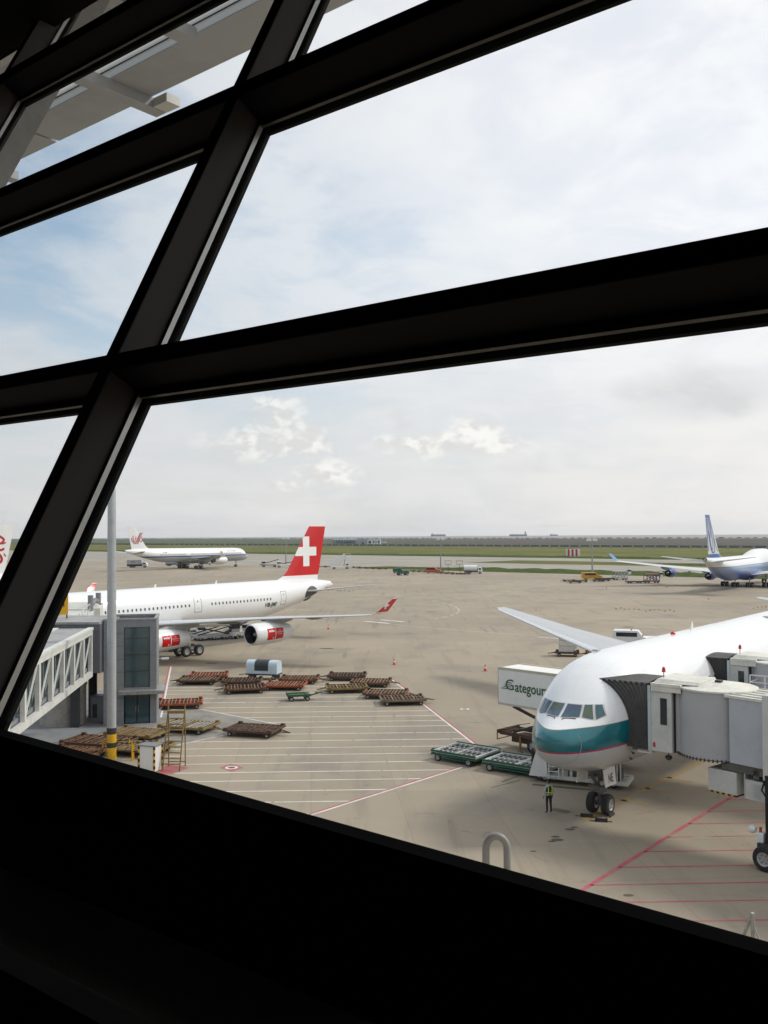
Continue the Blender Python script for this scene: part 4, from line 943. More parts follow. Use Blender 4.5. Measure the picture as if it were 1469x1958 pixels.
# cones
def cone(label, px, py):
    t = thing('traffic_cone', label, 'cone', gz(px, py), 0, 'traffic cones on the apron')
    m = MB(); m.box(-.2, .2, -.2, .2, 0, .04); m.lathe([(.04, .15), (.72, .035), (.74, .001)], 16, 'Z'); m.cur = 1; m.lathe([(.30, .118), (.46, .087)], 16, 'Z', (0, 0, 0)); m.v[-32:] = [(x * 1.03, y * 1.03, z) for x, y, z in m.v[-32:]]
    m.build('body', [P('cone_orange', (.62, .08, .015), .6, wear=.1), WTXT], t); return t
c0 = cone('orange cone on the apron to the right of the cross tailed jet engine', 628, 1203)
for lb, x, y in (('orange cone alone above the right cluster of dollies', 754, 1271), ('orange cone just left of the catering truck box', 928, 1283), ('orange cone just left of the covered baggage cart', 472, 1277),
                 ('cone furthest left in the row before the jumbo jet', 1160, 1125), ('cone in the row under the jumbo jet outer engine', 1275, 1123), ('cone in the row just left of the jumbo jet wheels', 1357, 1122),
                 ('cone on the taxi line in front of the jumbo jet', 1355, 1146), ('cone before the nose of the far blue striped jet', 423, 1088), ('cone nearest the nose wheel of the far blue striped jet', 441, 1085)):
    dup(c0, gz(x, y), 0, lb)
# freight container on its dolly
cp = G(1085, 1254); t = dolly('dolly carrying the white freight container', (cp.x, cp.y, 0), R(-12), 2.9, 2.1, DRKBR, DARKM, 'no', 'dollies near the freight container', 5)
t2 = thing('freight_container', 'white freight container with slanted corners and a plastic cover, on a dolly', 'container', (cp.x, cp.y, .56), R(-12))
pr = [(-1.0, 0), (.7, 0), (1.15, .5), (1.15, 1.6), (-1.0, 1.6)]
m = MB(); m.loft([[(x, y, z) for x, z in pr] for y in (-.78, .78)]); m.build('body', P('container_white', (.62, .60, .55), .5, wear=.2), t2, smooth=False, bevel=.03)
m = MB(); m.box(-1.02, 1.17, -.80, .80, 1.603, 1.66); m.box(-.99, .9, -.8, -.785, .70, .76); m.box(-.99, .9, -.8, -.785, 1.38, 1.44); m.build('edge_strip', P('container_trim', (.42, .33, .18), .5), t2, smooth=False)
m = MB(); m.box(1.19, 1.42, -.7, .7, .7, 1.75); m.box(-.9, 1.2, -.7, .7, 1.665, 1.78); m.build('plastic_cover', WHITE, t2, bevel=.08)
dolly('low rusty dolly coupled behind the white freight container', gz(1142, 1256), R(-12), 2.9, 2.0, RUST, RUSTR, 'no', 'dollies near the freight container', 5)
# van and lorry parts seen beyond the wing root
def van(name, label, loc, rz, body, L=4.6, Wd=1.8, H=1.9, cat='van', grp=None, roof=None, beacon=True, van_=True):
    t = thing(name, label, cat, loc, rz, grp)
    pr = [(-L / 2, .35), (-L / 2 - .0, H * .92), (-L / 2 + .15, H), (L * .18, H), (L * .32, H * .62), (L * .47, H * .52), (L / 2, H * .35), (L / 2, .35)] if van_ else [(-L / 2, .4), (-L / 2, H * .62), (-L * .42, H * .68), (-L * .34, H), (L * .12, H), (L * .26, H * .66), (L * .46, H * .58), (L / 2, H * .4), (L / 2, .4)]
    m = MB(); m.loft([[(x, y, z) for x, z in pr] for y in (-Wd / 2, Wd / 2)]); m.build('body', body, t, smooth=False, bevel=.06)
    m = MB(); m.box(-L * .40, L * .16, -Wd / 2 - .012, Wd / 2 + .012, H * .62, H * .88); m.build('window', GLASS_D, t, smooth=False)
    m = MB(); a, b = ((L * .18, H * .95), (L * .31, H * .64)) if van_ else ((L * .13, H * .97), (L * .25, H * .70)); m.add([(a[0] + .03, -Wd * .42, a[1]), (a[0] + .03, Wd * .42, a[1]), (b[0] + .03, Wd * .42, b[1]), (b[0] + .03, -Wd * .42, b[1])], [(0, 1, 2, 3)]); m.build('windscreen', GLASS_D, t, smooth=False)
    if beacon: m = MB(); m.cyl((0, 0, H + .005), (0, 0, H + .18), .1); m.build('beacon_light', REDP, t)
    for x in (-L * .31, L * .31):
        for y in (-Wd / 2 + .1, Wd / 2 - .1): add_wheel(t, x, y, .33, .33, .2)
    return t
van('minibus', 'white minibus beyond the root of the right jet wing', gz(1208, 1235), R(-18), WHITE, 4.8, 1.9, 2.1)
t = thing('flat_truck', 'low white flat vehicle beside the minibus beyond the right jet wing', 'truck', gz(1240, 1234), R(-10))
m = MB(); m.box(-2.4, 2.4, -1, 1, .9, 1.15); m.loft([[(-2.3, -.9, 1.151), (-1.0, -.9, 1.151), (-1.0, .9, 1.151), (-2.3, .9, 1.151)], [(-2.1, -.7, 1.5), (-1.3, -.7, 1.5), (-1.3, .7, 1.5), (-2.1, .7, 1.5)]]); m.build('body', WHITE, t, bevel=.04)
m = MB(); m.box(-2.2, 2.2, -.8, .8, .5, .899); m.build('chassis', GREENP, t)
for x in (-1.6, 1.6):
    for y in (-.85, .85): add_wheel(t, x, y, .36, .36, .22)
# ---------------------------------------------------------------- catering truck with raised box
cd = Vector((.695, -.72, 0)).normalized(); crz = math.atan2(cd.y, cd.x); rear = G(953.5, 1347, 3.05); corner = Vector((rear.x, rear.y, 0))
side_n = Vector((.72, .695, 0)).normalized(); cc = corner + cd * 4.0 + side_n * 1.25
t = thing('catering_truck', 'catering truck with its white box raised on scissors beside the teal jet', 'truck', (cc.x, cc.y, 0), crz)
# local x = along the truck to the front, local +y = away from the visible side, visible side is -y
m = MB(); m.box(-4.0, 4.0, -1.25, 1.25, 3.15, 5.62); bx_ = m.build('cargo_box', P('box_white', (.80, .79, .75), .4, wear=.08, scale=.6), t, smooth=False, bevel=.02)
m = MB()
for y in (-1.262, 1.262 - .03): m.box(-4.02, 4.02, y, y + .03, 5.50, 5.64); m.box(-4.02, 4.02, y, y + .03, 3.08, 3.22)
m.box(-4.03, -4.0, -1.26, 1.26, 3.09, 5.63); m.build('trim', P('box_trim', (.50, .48, .42), .4), bx_, smooth=False)
m = MB(); m.box(-4.02, 4.02, -1.24, -1.14, 5.63, 5.68); m.box(-4.02, 4.02, 1.14, 1.24, 5.63, 5.68); m.build('roof_edge', P('edge_yellowed', (.62, .55, .32), .5), bx_, smooth=False)
m = MB()
for y in (-1.02, 1.02): m.box(-4.034, -4.031, y - .01, y + .01, 3.2, 5.5); m.box(-4.05, -4.035, y * .3 - .02, y * .3 + .02, 3.3, 5.4)
m.box(-4.034, -4.031, -.01, .01, 3.2, 5.5); m.build('rear_door', GREYP, bx_, smooth=False)
GG = P('green_lettering', (.012, .085, .03), .4, wear=.03)
def tf(x0, z0): return lambda u, v: (x0 + u, -1.27, z0 + v)
text_obj('lettering', 'ategourmet', .98, GG, bx_, tf(-.62, 4.42), sx=.83, bold=.014)
vs, fs = text_geo('G', 1.05, 1.1); m = MB(); m.add([(-2.98 + u, -1.27, 4.50 + v) for u, v in vs], fs)
for i, (xa, zz_) in enumerate(((-3.75, 4.22), (-3.6, 4.36), (-3.45, 4.50), (-3.3, 4.64))): m.add([(xa, -1.268, zz_), (-2.95 + .05 * i, -1.268, zz_), (-2.9 + .05 * i, -1.268, zz_ + .05), (xa + .1, -1.268, zz_ + .06)], [(0, 1, 2, 3)])
m.build('lettering', GG, bx_, smooth=False)
m = MB(); 
for y in (-.95, .95): m.box(-4.1, 4.6, y - .08, y + .08, .95, 1.2)
for x in (-3.9, -1.5, 1.0, 3.4): m.box(x, x + .12, -.87, .87, 1.0, 1.15)
m.box(-3.3, -.6, -.7, .7, .5, .94); m.box(.4, 2.4, -1.15, -.75, .45, .94); m.box(-4.15, -4.05, -1.2, 1.2, 1.05, 1.3); m.build('chassis', DRKBR, t, smooth=False)
m = MB()
for y in (-.85, .85):
    m.bar((-3.0, y, 1.25), (3.0, y, 3.0), .14, .18); m.bar((3.0, y, 1.25), (-3.0, y, 3.0), .14, .18); m.box(-3.6, 3.6, y - .1, y + .1, 3.0, 3.14)
m.cyl((-3.0, -.9, 1.28), (-3.0, .9, 1.28), .06); m.cyl((3.0, -.9, 1.28), (3.0, .9, 1.28), .06); m.cyl((0, -.95, 2.13), (0, .95, 2.13), .08); m.cyl((-1.5, 0, 1.3), (.8, 0, 2.3), .09); m.build('scissor_lift', DARKM, t)
m = MB()
for y in (-1.15, 1.15): m.bar((-2.2, y, 1.0), (-2.2, y, .1), .12); m.box(-2.35, -2.05, y - .12, y + .12, .0, .06); m.bar((-2.2, y * .8, 1.0), (-2.2, y, 1.0), .12)
m.build('stabiliser', OCHRE, t)
m = MB()
for y in (-1.05, 1.05): m.bar((-4.3, y, .55), (-4.3, y, 1.25), .06); m.bar((-4.3, y, 1.22), (-3.0, y, 1.55), .05)
m.bar((-4.3, -1.05, .58), (-4.3, 1.05, .58), .06); m.bar((-4.3, -1.05, 1.2), (-4.3, 1.05, 1.2), .06); m.build('rear_guard', OCHRE, t)
m = MB(); m.loft([[(4.1, y, .8), (5.7, y, .8), (5.7, y, 1.6), (5.45, y, 2.5), (4.1, y, 2.55)] for y in (-1.1, 1.1)]); m.build('cab', WHITE, t, smooth=False, bevel=.06)
for x, ys in ((-1.0, (-.95, -.62, .62, .95)), (4.2, (-.95, .95))):
    for y in ys: add_wheel(t, x - .2, y, .52, .52, .28)
# ---------------------------------------------------------------- big pallet dollies on the way to the loader
def big_dolly(label, c, ux, L, Wd, wheelx=True):
    t = thing('freight_dolly', label, 'dolly', (c[0], c[1], 0), math.atan2(ux[1], ux[0]), 'green edged freight dollies')
    m = MB()
    for y in (-Wd / 2, Wd / 2): m.box(-L / 2, L / 2, y - .03, y + .03, .60, .72); m.box(-L / 2, L / 2, y - .05, y + .05, .40, .50)
    for x in (-L / 2, L / 2 - .14): m.box(x, x + .14, -Wd / 2 + .081, Wd / 2 - .081, .40, .52)
    m.box(-L / 2 + .3, L / 2 - .3, -Wd / 2 + .4, Wd / 2 - .4, .30, .38)
    m.box(-L * .34, L * .34, -Wd / 2 - .02, -Wd / 2 + .02, .24, .32); m.box(-L * .34, L * .34, Wd / 2 - .02, Wd / 2 + .02, .24, .32)
    m.build('frame', GREENP, t, smooth=False)
    m = MB()
    for y in (-Wd / 2 + .034, Wd / 2 - .234): m.box(-L / 2, L / 2, y, y + .20, .53, .655)
    for x in (-L / 2, L / 2 - .2, -.1): m.box(x, x + .2, -Wd / 2 + .235, Wd / 2 - .235, .53, .65)
    m.box(-L / 2 + .21, L / 2 - .21, -.07, .07, .53, .648)
    nx = int(L / .36)
    for i in range(nx):
        x = -L / 2 + .28 + (L - .56) * i / (nx - 1)
        for q in (-1, 1): m.cyl((x, q * .12, .59), (x, q * (Wd / 2 - .32), .59), .02, n=6)
        for q in range(4):
            y = -Wd / 2 + .45 + (Wd - .9) * q / 3; m.cyl((x, y - .07, .615), (x, y + .07, .615), .07, n=8)
    m.build('rollers', P('roller_pale', (.50, .50, .47), .5, .1, wear=.3, scale=5), t)
    m = MB(); m.box(-L / 2 + .15, L / 2 - .15, -Wd / 2 + .3, Wd / 2 - .3, .45, .49); m.build('deck', DARKM, t, smooth=False)
    m = MB(); m.bar((-L / 2, .3, .45), (-L / 2 - 1.0, 0, .35), .08); m.bar((-L / 2, -.3, .45), (-L / 2 - 1.0, 0, .35), .08); m.build('tow_bar', GREENP, t)
    for x in ((-L / 2 + .55, L / 2 - .55) if wheelx else (0,)):
        for y in (-Wd / 2 + .05, Wd / 2 - .05): add_wheel(t, x, y, .26, .26, .2, 'wheel')
    return t
big_dolly('square freight dolly with green edges, the further one from the loader', (5.35, 62.95), (.78, -.62), 3.5, 3.05)
big_dolly('long freight dolly with green edges, coupled against the white loader', (8.75, 59.75), (.80, -.60), 4.6, 2.6)
# ---------------------------------------------------------------- container loader under the nose
lp = G(1024, 1494); ld = Vector((.80, -.36, 0)).normalized()
t = thing('container_loader', 'white low container loader with a ladder, reaching under the teal jet nose', 'loader', (lp.x, lp.y + .9, 0), math.atan2(ld.y, ld.x))
m = MB(); m.loft([[(.0, y, .35), (1.15, y, .35), (1.05, y, 2.0), (.55, y, 2.15), (.25, y, 1.2)] for y in (-.95, -.72)]); m.build('side_panel', WHITE, t, smooth=False, bevel=.02)
m = MB(); m.box(1.1, 5.9, -.95, -.78, .28, .48); m.box(1.1, 5.9, .8, .97, .28, .48); m.box(5.7, 5.9, -.78, .8, .28, .46); m.box(.2, 5.8, -.7, .75, .32, .42)
m.box(1.1, 3.0, -.93, -.83, 1.75, 1.95); m.bar((3.0, -.88, 1.85), (4.8, -.88, 1.2), .1, .14); m.build('frame', CREAM, t, smooth=False)
m = MB()
for x in (1.25, 1.85): m.bar((x, -1.0, .3), (x, -1.0, 2.15), .05)
for k in range(6): m.bar((1.25, -1.0, .45 + k * .3), (1.85, -1.0, .45 + k * .3), .045)
m.build('ladder', WHITE, t)
m = MB(); m.cyl((3.3, -.5, .95), (4.3, -.5, .95), .38, n=20); m.box(2.3, 3.1, -.6, .4, .43, 1.5); m.box(4.5, 5.4, -.5, .5, .43, 1.0); m.build('engine_box', P('engine_grime', (.09, .085, .07), .6, wear=.4), t)
m = MB(); m.box(2.45, 2.6, -.75, -.65, .43, 1.7); m.box(3.12, 3.26, -.75, -.65, .43, 1.7); m.box(2.05, 2.13, -.98, -.9, .43, 1.8)
for k in range(5): m.box(4.6 + k * .2, 4.66 + k * .2, -.72, -.64, .43, 1.55)
m.build('guard_rail', CREAM, t)
m = MB(); m.box(.1, 4.6, -.65, 1.2, 1.95, 2.12); 
for k in range(14): m.cyl((.3 + k * .31, -.6, 2.15), (.3 + k * .31, 1.15, 2.15), .05, n=6)
m.build('platform', GALV, t)
m = MB(); m.box(.05, .12, -.5, .9, .4, 1.94); m.build('back_plate', DARKM, t)
for x in (.9, 5.0):
    for y in (-.6, .7): add_wheel(t, x, y, .3, .3, .22)
# wheel chocks
def chock(label, px, py, rz):
    t = thing('wheel_chock', label, 'chock', gz(px, py), rz, 'wheel chocks at the nose wheels')
    m = MB(); m.loft([[(-.32, -.11, .0), (-.32, .11, 0), (-.32, .03, .17), (-.32, -.03, .17)], [(.32, -.11, 0), (.32, .11, 0), (.32, .03, .17), (.32, -.03, .17)]]); m.build('body', RUBBER, t, smooth=False)
    m = MB(); m.bar((-.6, 0, .03), (.55, 0, .03), .06, .05); m.build('handle', OCHRE, t)
chock('black chock with a yellow bar left of the nose wheels', 1122, 1562, R(-20)); chock('black chock with a yellow bar in front of the nose wheels', 1150, 1571, R(-12)); chock('black chock against the right nose wheel', 1168, 1560, R(55))
# ---------------------------------------------------------------- marshaller
def person(label, loc, rz):
    t = thing('person', label, 'person', loc, rz)
    J = {}; vs = []; rad = []; ed = []
    def v(n, p, r, par=None):
        J[n] = len(vs); vs.append(p); rad.append(r)
        if par is not None: ed.append((J[par], J[n]))
    v('pel', (0, 0, .95), (.155, .115)); v('wai', (0, .01, 1.10), (.145, .11), 'pel'); v('che', (0, .01, 1.30), (.175, .12), 'wai'); v('nk0', (0, .0, 1.47), (.09, .07), 'che'); v('nk', (0, -.005, 1.54), (.052, .055), 'nk0')
    v('hd0', (0, -.015, 1.61), (.072, .085), 'nk'); v('hd1', (0, -.01, 1.69), (.078, .095), 'hd0'); v('hd2', (0, 0, 1.755), (.055, .065), 'hd1')
    for s_, n in ((-1, 'l'), (1, 'r')):
        v(n + 'h', (s_ * .10, 0, .90), (.095, .10), 'pel'); v(n + 'k', (s_ * .115, -.015, .50), (.062, .066), n + 'h'); v(n + 'c', (s_ * .12, .01, .33), (.056, .06), n + 'k'); v(n + 'a', (s_ * .125, .02, .09), (.04, .045), n + 'c'); v(n + 't', (s_ * .145, -.13, .045), (.042, .035), n + 'a')
        v(n + 's', (s_ * .19, .01, 1.42), (.062, .06), 'nk0'); v(n + 'e', (s_ * .265, .03, 1.16), (.045, .045), n + 's'); v(n + 'w', (s_ * .27, -.06, .93), (.028, .03), n + 'e'); v(n + 'p', (s_ * .27, -.085, .86), (.032, .022), n + 'w')
        for k, (dx, ln) in enumerate(((-.024, .07), (-.008, .08), (.008, .075), (.024, .06))): v(n + 'f%d' % k, (s_ * .27 + dx, -.095, .86 - .045), (.009, .009), n + 'p'); v(n + 'g%d' % k, (s_ * .27 + dx, -.11, .86 - .03 - ln), (.008, .008), n + 'f%d' % k)
        v(n + 'u', (s_ * .27 - s_ * .045, -.115, .84), (.010, .010), n + 'p'); v(n + 'z', (s_ * .27 - s_ * .05, -.135, .80), (.009, .009), n + 'u')
    me = bpy.data.meshes.new('body'); me.from_pydata(vs, ed, []); o = bpy.data.objects.new('body', me); COL.objects.link(o)
    sk = o.modifiers.new('skin', 'SKIN')
    for i, q in enumerate(me.skin_vertices[0].data): q.radius = rad[i]; q.use_root = (i == 0)
    sb = o.modifiers.new('sub', 'SUBSURF'); sb.levels = 2; sb.render_levels = 2
    dg = bpy.context.evaluated_depsgraph_get(); m2 = bpy.data.meshes.new_from_object(o.evaluated_get(dg)); bpy.data.objects.remove(o)
    mats = [P('skin_tone', (.32, .18, .11), .6), P('shirt_grey', (.42, .44, .48), .8), P('trousers_dark', (.018, .02, .028), .8), P('shoe_black', (.01, .01, .01), .5), P('hair_black', (.01, .009, .008), .7)]
    m2.materials.clear()
    for q in mats: m2.materials.append(q)
    for f in m2.polygons:
        c = f.center; f.use_smooth = True
        f.material_index = 3 if c.z < .10 else 2 if c.z < .97 and abs(c.x) < .22 else 0 if (c.z < .95) else 1 if c.z < 1.53 else (4 if (c.z > 1.70 or (c.y > .02 and c.z > 1.6)) else 0)
    b = bpy.data.objects.new('body', m2); COL.objects.link(b); b.parent = t
    HV = P('vest_lime', (.45, .62, .02), .6, wear=.05); NV = P('vest_navy', (.02, .03, .05), .7)
    m = MB(); rings = []
    for z, rx, ry in ((1.03, .175, .135), (1.15, .178, .135), (1.30, .20, .15), (1.40, .17, .135), (1.46, .12, .11)): rings.append([(rx * math.cos(a), .012 + ry * math.sin(a), z) for a in [2 * math.pi * i / 24 for i in range(24)]])
    m.loft(rings, caps=False); vest = m.build('vest', NV, t)
    m = MB()
    for s_ in (-1, 1):
        for yy in (-1, 1):
            m.tube([(s_ * .10, .012 + yy * .125, 1.05), (s_ * .105, .012 + yy * .135, 1.2), (s_ * .11, .012 + yy * .142, 1.32), (s_ * .10, .012 + yy * .12, 1.42), (s_ * .09, .012, 1.485)], .028, 6)
    rr = [(.19 * math.cos(a), .012 + .145 * math.sin(a), 1.12) for a in [2 * math.pi * i / 24 for i in range(25)]]; m.tube(rr, .028, 6); m.build('reflective_strip', HV, vest)
    m = MB(); m.lathe([(1.735, .098), (1.79, .088), (1.825, .05), (1.835, .002)], 16, 'Z', (0, -.005, 0)); m.box(-.06, .06, -.17, -.08, 1.735, 1.75); m.build('cap', P('cap_dark', (.02, .02, .03), .7), t)
    m = MB()
    for s_ in (-1, 1): m.lathe([(-.006, .001), (-.002, .010), (.004, .012)], 8, 'Y', (s_ * .03, -.098, 1.675))
    m.lathe([(-.03, .004), (0, .014), (.02, .02)], 8, 'Y', (0, -.098, 1.645)); m.build('eyes_and_nose', P('skin_tone', (.32, .18, .11), .6), b)
    return t
pp = G(1050, 1555); person('person in a lime striped vest, grey shirt and dark trousers by the nose wheels', (pp.x, pp.y, .01), R(200))
# ---------------------------------------------------------------- far apron vehicles
def far_truck(name, label, px, py, rz, box, cabm, L=7, H=3.2, bz=1.1, cat='truck', tank=False, grp=None, stripe=None):
    t = thing(name, label, cat, gz(px, py), rz, grp); m = MB()
    if tank: m.cyl((-L / 2, 0, bz + 1.1), (L * .22, 0, bz + 1.1), 1.12, n=20)
    else: m.box(-L / 2, L * .24, -1.2, 1.2, bz, H)
    b = m.build('tank' if tank else 'cargo_box', box, t, bevel=0 if tank else .05)
    if stripe: m = MB(); m.box(-L * .28, -L * .08, -1.215, -1.205, bz + .9, bz + 1.35); m.build('emblem', stripe, b, smooth=False)
    m = MB(); m.loft([[(L * .27, y, .6), (L * .5, y, .6), (L * .5, y, 1.45), (L * .45, y, 2.35), (L * .27, y, 2.4)] for y in (-1.1, 1.1)]); m.build('cab', cabm, t, smooth=False, bevel=.06)
    m = MB(); m.box(L * .31, L * .44, -1.115, 1.115, 1.5, 2.15); m.build('window', GLASS_D, t, smooth=False)
    m = MB(); m.box(-L / 2, L * .48, -.8, .8, .55, bz - .01 if bz > 1 else .9); m.build('chassis', DARKM, t, smooth=False)
    for x in (-L * .32, -L * .18, L * .38):
        for y in (-1, 1): add_wheel(t, x, y, .48, .48, .28)
    return t
GRX = P('truck_grey', (.46, .47, .48), .5)
far_truck('catering_truck', 'grey box truck standing behind the tail of the far blue striped jet', 263, 1085, R(-2), GRX, WHITE, 9.5, 3.6, 1.5, stripe=REDP)
far_truck('fuel_truck', 'pale blue truck under the body of the far blue striped jet', 330, 1082, R(6), P('pale_blue_paint', (.30, .38, .46), .5), GRX, 6.5, 2.8)
far_truck('service_truck', 'white truck under the wing of the far blue striped jet', 392, 1080, R(10), GRX, WHITE, 6.5, 2.6)
far_truck('tank_truck', 'white tank truck alone at the grass edge', 905, 1097, R(-8), WHITE, WHITE, 6.8, 3, 1.0, tank=True)
van('pickup_truck', 'orange red pickup truck among the dolly rows at the grass edge', gz(828, 1096), R(-8), P('orange_truck', (.50, .10, .03), .5), 6.0, 2.0, 2.3, cat='truck', van_=False)
van('service_van', 'yellow orange van at the foot of the mast by the grass', gz(1132, 1108), R(2), P('van_yellow', (.58, .30, .02), .4), 6.4, 2.2, 2.3)
van('service_van', 'small white van in the grass beyond the taxiway', gz(576, 1058), R(-5), WHITE, 6.0, 2.2, 2.4)
van('parked_car', 'small white car at the left beside the dark window post', gz(134, 1103), R(0), WHITE, 4.3, 1.7, 1.45, cat='car', van_=False)
# tow tractors
def tractor(label, px, py, rz, mat, s=1.0, grp=None):
    t = thing('tow_tractor', label, 'tractor', gz(px, py), rz, grp); t.scale = (s, s, s); m = MB()
    m.box(-1.5, 1.6, -.85, .85, .45, 1.05); m.box(.5, 1.55, -.75, .75, 1.051, 1.3); m.build('body', mat, t, bevel=.06)
    m = MB()
    for x in (-1.2, .4):
        for y in (-.75, .75): m.bar((x, y, 1.05), (x, y, 2.0), .07)
    m.box(-1.3, .5, -.85, .85, 2.0, 2.08); m.build('canopy', mat, t)
    m = MB(); m.box(-.9, -.2, -.6, .6, 1.051, 1.4); m.box(-1.0, -.85, -.6, .6, 1.051, 1.75); m.build('seat', DARKM, t)
    for x in (-.95, 1.0):
        for y in (-.8, .8): add_wheel(t, x, y, .38, .38, .26)
    return t
tractor('dark green tow tractor beside a covered load at the grass edge', 770, 1100, R(20), GREENP, 1.35)
t = thing('covered_load', 'dark green covered cart behind the tow tractor', 'cart', gz(760, 1096), R(-10)); m = MB(); m.loft([[(x, y, z) for y, z in ((-1, .6), (-1, 1.6), (-.6, 2.0), (.6, 2.0), (1, 1.6), (1, .6))] for x in (-1.6, 1.6)]); m.build('cover', GREENP, t)
for x in (-1.1, 1.1):
    for y in (-.8, .8): add_wheel(t, x, y, .3, .3, .2)
# passenger stairs truck
t = thing('stair_truck', 'white passenger stair truck raised high beyond the red tail', 'stair truck', gz(650, 1088), R(8)); t.scale = (1.25, 1.25, 1.25)
m = MB(); m.box(-3.2, 3.4, -1.0, 1.0, .5, .95); m.loft([[(1.9, y, .951), (3.5, y, .951), (3.4, y, 1.3), (3.0, y, 2.0), (1.9, y, 2.0)] for y in (-1, 1)]); m.build('body', WHITE, t, bevel=.05)
m = MB(); m.bar((-3.4, -.75, 1.2), (2.0, -.75, 4.7), .1, 1.5); m.bar((-3.4, .75, 1.2), (2.0, .75, 4.7), .1, 1.5); m.box(1.9, 3.6, -.8, .8, 4.15, 4.3)
for k in range(16): f = k / 15; m.box(-3.4 + 5.2 * f, -3.0 + 5.2 * f, -.7, .7, .75 + 3.4 * f, .8 + 3.4 * f)
for y in (-.8, .8):
    m.bar((2.0, y, 5.2), (3.6, y, 5.2), .06); m.bar((3.6, y, 4.3), (3.6, y, 5.2), .06)
m.build('stairs', WHITE, t); m = MB(); m.bar((1.4, -.5, .95), (1.9, -.5, 4.1), .15); m.bar((1.4, .5, .95), (1.9, .5, 4.1), .15); m.bar((-.8, 0, .95), (.6, 0, 2.8), .12); m.build('lift_ram', STEEL, t)
m = MB(); m.box(2.1, 2.95, -1.01, 1.01, 1.35, 1.85); m.build('window', GLASS_D, t, smooth=False)
for x in (-2.0, 2.5):
    for y in (-.9, .9): add_wheel(t, x, y, .42, .42, .25)
# belt loaders / high loaders
def hiloader(label, px, py, rz, m1, m2, s=1.0):
    t = thing('high_loader', label, 'loader', gz(px, py), rz, 'loaders beside the jumbo jet wing'); t.scale = (s,) * 3; m = MB()
    m.box(-5, .8, -1.5, 1.5, .35, .7); m.build('rear_platform', DARKM, t, smooth=False)
    m = MB(); m.box(.9, 5.2, -1.6, 1.6, .5, .8); m.box(.9, 5.2, -1.6, 1.6, 2.6, 2.85); m.build('front_platform', m1, t, smooth=False)
    m = MB()
    for y in (-1.5, 1.5):
        for x in (1.1, 2.1, 3.1, 4.1, 5.0): m.bar((x, y, .8), (x, y, 2.6), .16)
        m.bar((1.2, y, .8), (5.0, y, 2.5), .14); m.bar((5.0, y, .8), (1.2, y, 2.5), .14)
    m.build('frame', m2, t)
    m = MB(); m.box(5.3, 6.2, -1.5, -.5, 1.8, 3.4); m.box(5.45, 6.0, -1.3, -.7, 3.4, 4.3); m.build('cab', WHITE, t, bevel=.05)
    m = MB(); m.box(5.28, 6.22, -1.52, -.48, 2.7, 3.2); m.build('window', GLASS_D, t, smooth=False)
    for x in (-4, -1, 1.6, 4.6):
        for y in (-1.3, 1.3): add_wheel(t, x, y, .35, .35, .3)
    return t
hiloader('grey container loader with a dark column, right of the yellow van', 1168, 1109, R(6), GREYP, GREYP, 1.0)
hiloader('red and blue container loader left of the jumbo jet engine', 1228, 1115, R(4), P('loader_red', (.25, .05, .05), .5), P('loader_blue', (.06, .08, .20), .5), .95)
# rows of far dollies
d0 = dolly('far low dolly at the left end of the row beside the stair truck', gz(682, 1086), R(-8), 3.6, 2.4, DRKBR, RUST, 'no', 'far dollies parked at the grass edge', 3)
k = 0; ORD = ['second', 'third', 'fourth', 'fifth', 'sixth', 'seventh', 'eighth']
for i in range(4): dup(d0, gz(694 + 13 * i, 1087 + .5 * i), R(-8), 'far low dolly, %s of the row right of the stair truck' % ORD[i])
for i in range(4): dup(d0, gz(588 + 14 * i, 1084 + .3 * i), R(-8), 'far low dolly, %s from the red tail in the row before the stair truck' % (['first'] + ORD)[i])
for i in range(6): dup(d0, gz(752 + 33 + 11 * i, 1093.0 + .35 * i), R(-8), 'far low dolly, %s from the left in the row left of the orange truck' % (['first'] + ORD)[i])
for i in range(5): dup(d0, gz(850 + 9 * i, 1097 + .4 * i) if i < 2 else gz(866 + 9 * (i - 2) + 6, 1098.5), R(-8), 'far low dolly, %s from the orange truck in the row to its right' % (['first'] + ORD)[i])
for i, (x, y) in enumerate(((1088, 1112), (1100, 1115), (1112, 1113), (1145, 1112), (1155, 1111))): dup(d0, gz(x, y), R(-4), 'far low dolly beside the yellow van, %s from the left' % (['first'] + ORD)[i])
# loaders and equipment left of the red tail
for i, (x, y, lb, mt) in enumerate(((515, 1084, 'grey belt loader furthest left of the red tail base', GREYP), (545, 1085, 'white belt loader nearest the red tail base', WHITE))):
    t = thing('belt_loader', lb, 'loader', gz(x, y), R(-6), 'belt loaders beyond the red tail'); t.scale = (1.2,) * 3; m = MB(); m.box(-3.2, 3.2, -1, 1, .5, 1.1); m.box(-2.8, -1.4, -.9, .2, 1.1, 2.2); m.build('body', mt, t, bevel=.05)
    m = MB(); m.bar((-3.8, .5, .9), (3.6, .5, 2.9 - i * .6), .6, .25); m.build('conveyor', DARKM, t); m = MB(); m.box(-2.82, -1.38, -.92, .22, 1.5, 2.0); m.build('window', GLASS_D, t, smooth=False)
    for xx in (-2.2, 2.2):
        for yy in (-.9, .9): add_wheel(t, xx, yy, .42, .42, .25)
